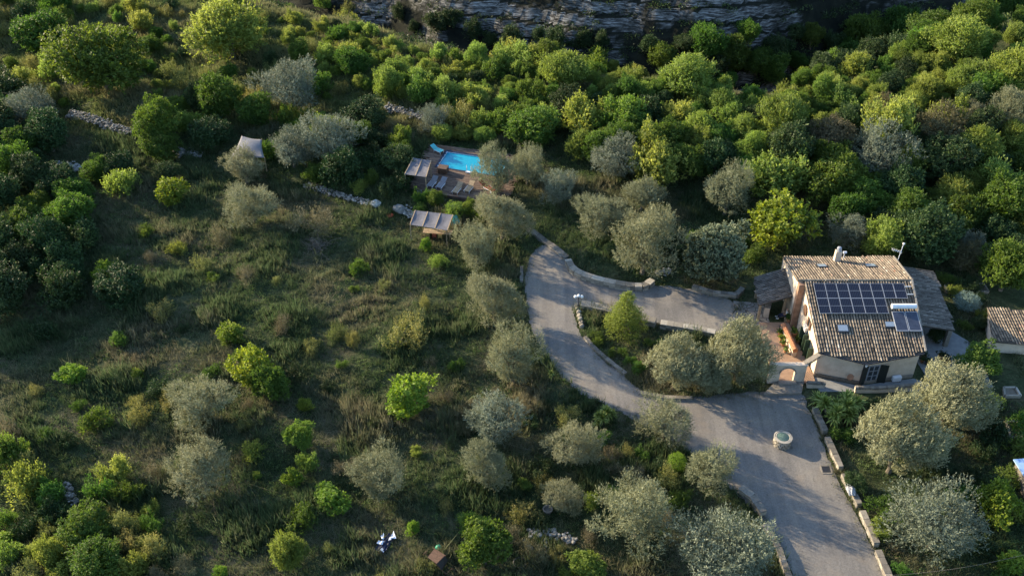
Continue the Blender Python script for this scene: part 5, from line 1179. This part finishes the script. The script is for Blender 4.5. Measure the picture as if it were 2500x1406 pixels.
scatter([(690, 410), (990, 440), (1180, 500), (1160, 530), (1110, 510), (940, 490), (760, 440)], 22, [('bush', 5), ('green', 1)], .9, 1.6, .8, 7, 'bushes along the foot of the pool terrace')
scatter([(0, 480), (600, 560), (1000, 560), (1230, 720), (1130, 900), (1200, 1406), (0, 1406)], 70, [('bush', 5), ('herb', 1.6), ('straw', 2.2), ('lime', .2)], .6, 1.5, .9, 8, 'scrub in the meadow', (.5, .75))
scatter([(0, 1100), (330, 1150), (400, 1300), (420, 1406), (0, 1406)], 18, [('bush', 3), ('scrub', 4), ('herb', 1)], 1.0, 2.3, .7, 9, 'bushes in the bottom left corner')
scatter([(1280, 930), (1650, 1100), (1720, 1200), (1420, 1406), (1200, 1406), (1300, 1100)], 30, [('bush', 4), ('straw', 2), ('herb', 1.5)], .7, 1.5, .85, 10, 'scrub under the drive side olives', (.5, .75))
scatter([(1420, 790), (1730, 835), (1700, 950), (1600, 950), (1520, 900)], 14, [('bush', 6)], .6, 1.2, .85, 11, 'low bushes on the island', (.45, .6), .9)
scatter([(2000, 1000), (2090, 1200), (2200, 1406), (2520, 1406), (2520, 880), (2440, 900)], 34, [('bush', 5), ('dark', 2.5)], .9, 2.0, .85, 12, 'bushes in the shaded right garden', (.5, .8))
scatter([(2240, 640), (2420, 640), (2410, 780), (2340, 800)], 16, [('bush', 5), ('dark', 1)], .8, 1.4, .8, 13, 'bushes between house and outbuilding', (.5, .7))
scatter([(1390, 560), (1640, 640), (1800, 700), (1900, 640), (1880, 560), (1700, 560)], 12, [('bush', 3), ('dark', 2)], .8, 1.6, .85, 14, 'bushes behind the curved wall', (.5, .8))
# ravine bottom trees, in shade
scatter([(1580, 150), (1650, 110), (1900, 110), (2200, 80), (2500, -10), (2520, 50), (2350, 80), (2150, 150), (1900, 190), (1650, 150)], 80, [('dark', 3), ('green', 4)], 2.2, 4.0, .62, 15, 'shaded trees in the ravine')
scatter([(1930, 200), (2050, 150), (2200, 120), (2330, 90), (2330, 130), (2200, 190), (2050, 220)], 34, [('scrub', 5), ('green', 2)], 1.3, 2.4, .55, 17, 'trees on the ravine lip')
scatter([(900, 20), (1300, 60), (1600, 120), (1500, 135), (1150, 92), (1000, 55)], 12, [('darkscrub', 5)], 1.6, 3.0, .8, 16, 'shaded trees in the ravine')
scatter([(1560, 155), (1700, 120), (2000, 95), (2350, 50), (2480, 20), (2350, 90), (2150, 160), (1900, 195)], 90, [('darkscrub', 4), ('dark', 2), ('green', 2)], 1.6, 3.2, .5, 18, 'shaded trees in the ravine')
# unseen trees added beyond the left edge to shade the meadow
rr = random.Random(31)
for i in range(46):
    x = rr.uniform(-118, -62); y = rr.uniform(62, 172)
    px_, py_, _z = to_px(x, y, 3)
    if px_ > -60 or not free(x, y, 3.6, .6): continue
    e = plant(rr.choice(['green', 'dark', 'dark']), x, y, rr.uniform(3.2, 4.6), rr.uniform(3.2, 4.4), 'tall unseen tree added beyond the left edge to shade the meadow', group='tall unseen trees added beyond the left edge')
keyd = {}
for e, kd, px_, py_ in AUTO:
    b = min(LM, key=lambda l: (l[0] - px_) ** 2 + ((l[1] - py_) * 1.4) ** 2); dx, dy = px_ - b[0], (py_ - b[1]) * 1.4
    dr = ('right of' if dx > 0 else 'left of') if abs(dx) > abs(dy) else ('beyond' if dy < 0 else 'in front of'); keyd.setdefault((kd, dr, b[2]), []).append((dx * dx + dy * dy, e))
pos_ = {e.name: (px_, py_) for e, kd, px_, py_ in AUTO}
for (kd, dr, nm), L_ in keyd.items():
    sub = {}
    for t_ in L_:
        a_ = pos_[t_[1].name]; b2 = min((l for l in LM if l[2] != nm), key=lambda l: (l[0] - a_[0]) ** 2 + ((l[1] - a_[1]) * 1.4) ** 2)[2]; sub.setdefault(b2 if len(L_) > 4 else '', []).append(t_)
    for b2, S_ in sub.items():
        S_.sort(key=lambda t_: t_[0])
        for i, (_, e) in enumerate(S_):
            e['label'] = DESC[kd] + (' ' if len(S_) == 1 else ', ' + ORD[min(i, 15)] + ' ') + dr + ' ' + nm + (', towards ' + b2 if b2 else '')
# ------------------------------------------------------------------ grass, weeds and scrub too many to count
def visible(x, y):
    px, py, _ = to_px(x, y, 0); return (px > -80) & (px < 2580) & (py > -90) & (py < 1500)
def tufts(name, n, seed, hlo, hhi, wlo, nb, m, label, dens, region, dryf, lean=.35):
    rs = np.random.RandomState(seed); x = rs.uniform(region[0], region[1], n * 6); y = rs.uniform(region[2], region[3], n * 6)
    ok = visible(x, y) & (y < rim_y(x) + 3); x, y = x[ok], y[ok]
    for hp in hard[(1 if name == 'drive_edge_weeds' else 0):4]:
        ok = ~inpoly(x, y, hp); x, y = x[ok], y[ok]
    dn = dens(x, y); ok = rs.rand(len(x)) < dn; x, y = x[ok][:n], y[ok][:n]; z = terr(x, y); n = len(x)
    big = np.clip(1 + .55 * snoise(x, y, 5, 21) + .35 * snoise(x, y, 1.6, 22), .3, 2.2)
    bx = np.repeat(x, nb) + rs.normal(0, .13, n * nb); by = np.repeat(y, nb) + rs.normal(0, .13, n * nb); bz = np.repeat(z, nb) - .03
    h = np.repeat(big * rs.uniform(hlo, hhi, n), nb) * rs.uniform(.6, 1.15, n * nb); a = rs.uniform(0, 6.28, n * nb); w = wlo * rs.uniform(.7, 1.4, n * nb)
    sx, sy = np.cos(a) * w, np.sin(a) * w; lx = rs.normal(0, lean, n * nb) * h; ly = rs.normal(0, lean, n * nb) * h; h = h * (.25 if lean > 1 else 1)
    b0 = np.stack([bx - sx, by - sy, bz], 1); b1 = np.stack([bx + sx, by + sy, bz], 1); tp = np.stack([bx + lx, by + ly, bz + h], 1)
    V = np.stack([b0, b1, tp], 1).reshape(-1, 3)
    dry = np.clip(np.repeat(dryf(x, y), nb) + rs.normal(0, .22, n * nb), 0, 1); tint = np.clip(np.repeat(rs.uniform(.15, .85, n), nb) + rs.normal(0, .15, n * nb), 0, 1)
    tag(link(name, np_mesh(name, V, 3, tint, M[m], dry), None), label, 'grass', kind='stuff')
dryn = lambda x, y: np.clip(.26 + .62 * snoise(x, y, 11, 41) + .25 * snoise(x, y, 3, 42), 0, 1)
TRK = [G(*p) for p in ((900, 560), (820, 640), (785, 740), (785, 860), (800, 1000), (790, 1130), (850, 1250))]
tufts('meadow_grass', 92000, 1, .28, .60, .026, 8, 'grass_blades', 'rough green and dry grass covering the meadow and slope', lambda x, y: np.clip(.85 + .5 * snoise(x, y, 4, 43), .3, 1), (-75, 50, 44, 122), dryn)
tufts('flattened_straw', 16000, 12, .5, .9, .02, 7, 'grass_blades', 'patches of flattened pale straw lying in the meadow', lambda x, y: sst(.25, .6, snoise(x, y, 8, 71)), (-60, 24, 46, 112), lambda x, y: 1.0 + 0 * x, 1.6)
tufts('hill_grass', 56000, 2, .40, .85, .05, 6, 'sunlit_hill_blades', 'sunlit rough grass on the upper terraces', lambda x, y: np.clip(.7 + .5 * snoise(x, y, 4, 43), .15, 1), (-95, 60, 118, 175), lambda x, y: np.clip(dryn(x, y) + .18, 0, 1))
tufts('tall_weeds', 20000, 3, .55, 1.15, .05, 8, 'grass_blades', 'taller tufts of weeds among the meadow grass', lambda x, y: np.clip(snoise(x, y, 6, 44) * 1.3, 0, 1) * sst(.8, 1.6, polyd(x, y, TRK, False)), (-70, 22, 46, 118), lambda x, y: np.clip(dryn(x, y) - .05, 0, 1), .25)
tufts('drive_edge_weeds', 5200, 5, .12, .34, .03, 6, 'grass_blades', 'small weeds creeping over the edge of the gravel drive', lambda x, y: np.exp(-(polyd(x, y, DRIVE[::2]) / .45) ** 2), (-2, 46, 44, 98), lambda x, y: np.clip(dryn(x, y) + .2, 0, 1), .4)
def stuff_clumps(name, n, seed, pts, rlo, rhi, leaves, ln, wd, m, label):
    rs = np.random.RandomState(seed); x, y, z = pts; idx = rs.choice(len(x), n); r = rs.uniform(rlo, rhi, n); d = unit(rs.normal(size=(n * leaves, 3))); d[:, 2] = np.abs(d[:, 2])
    c = np.repeat(np.stack([x[idx], y[idx], z[idx]], 1), leaves, 0) + d * np.repeat(r, leaves)[:, None] * rs.uniform(.5, 1, (n * leaves, 1)) * np.array([1, 1, .75])
    V = leaf_quads(c, unit(d + rs.normal(size=d.shape) * .6), unit(rs.normal(size=d.shape)), ln, wd, rs); tint = np.clip(np.repeat(rs.uniform(.1, .8, n), leaves) + rs.normal(0, .15, n * leaves), 0, 1)
    tag(link(name, np_mesh(name, V, 4, tint, M[m]), None), label, 'scrub', kind='stuff')
rs = np.random.RandomState(9); x = rs.uniform(-70, 140, 60000); y = rs.uniform(140, 262, 60000); d = y - rim_y(x); ok = (d > 2) & (d < 110) & (snoise(x, y, 9, 51) + .4 * snoise(x, y, 3, 52) > -.25); x, y = x[ok], y[ok]
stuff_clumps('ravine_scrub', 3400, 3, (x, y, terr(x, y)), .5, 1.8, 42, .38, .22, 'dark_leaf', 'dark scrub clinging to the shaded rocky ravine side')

rs = np.random.RandomState(19); x = rs.uniform(-75, 50, 90000); y = rs.uniform(44, 165, 90000); ok = visible(x, y) & (y < rim_y(x) + 2) & (snoise(x, y, 7, 61) + .5 * snoise(x, y, 2.2, 62) > -.1)
for hp in hard[:4]: ok &= ~inpoly(x, y, hp)
ok &= polyd(x, y, TRK, False) > .9; x, y = x[ok], y[ok]
stuff_clumps('low_weeds', 14000, 7, (x, y, terr(x, y)), .2, .62, 22, .13, .07, 'weed_leaf', 'low leafy weeds growing all through the meadow grass')
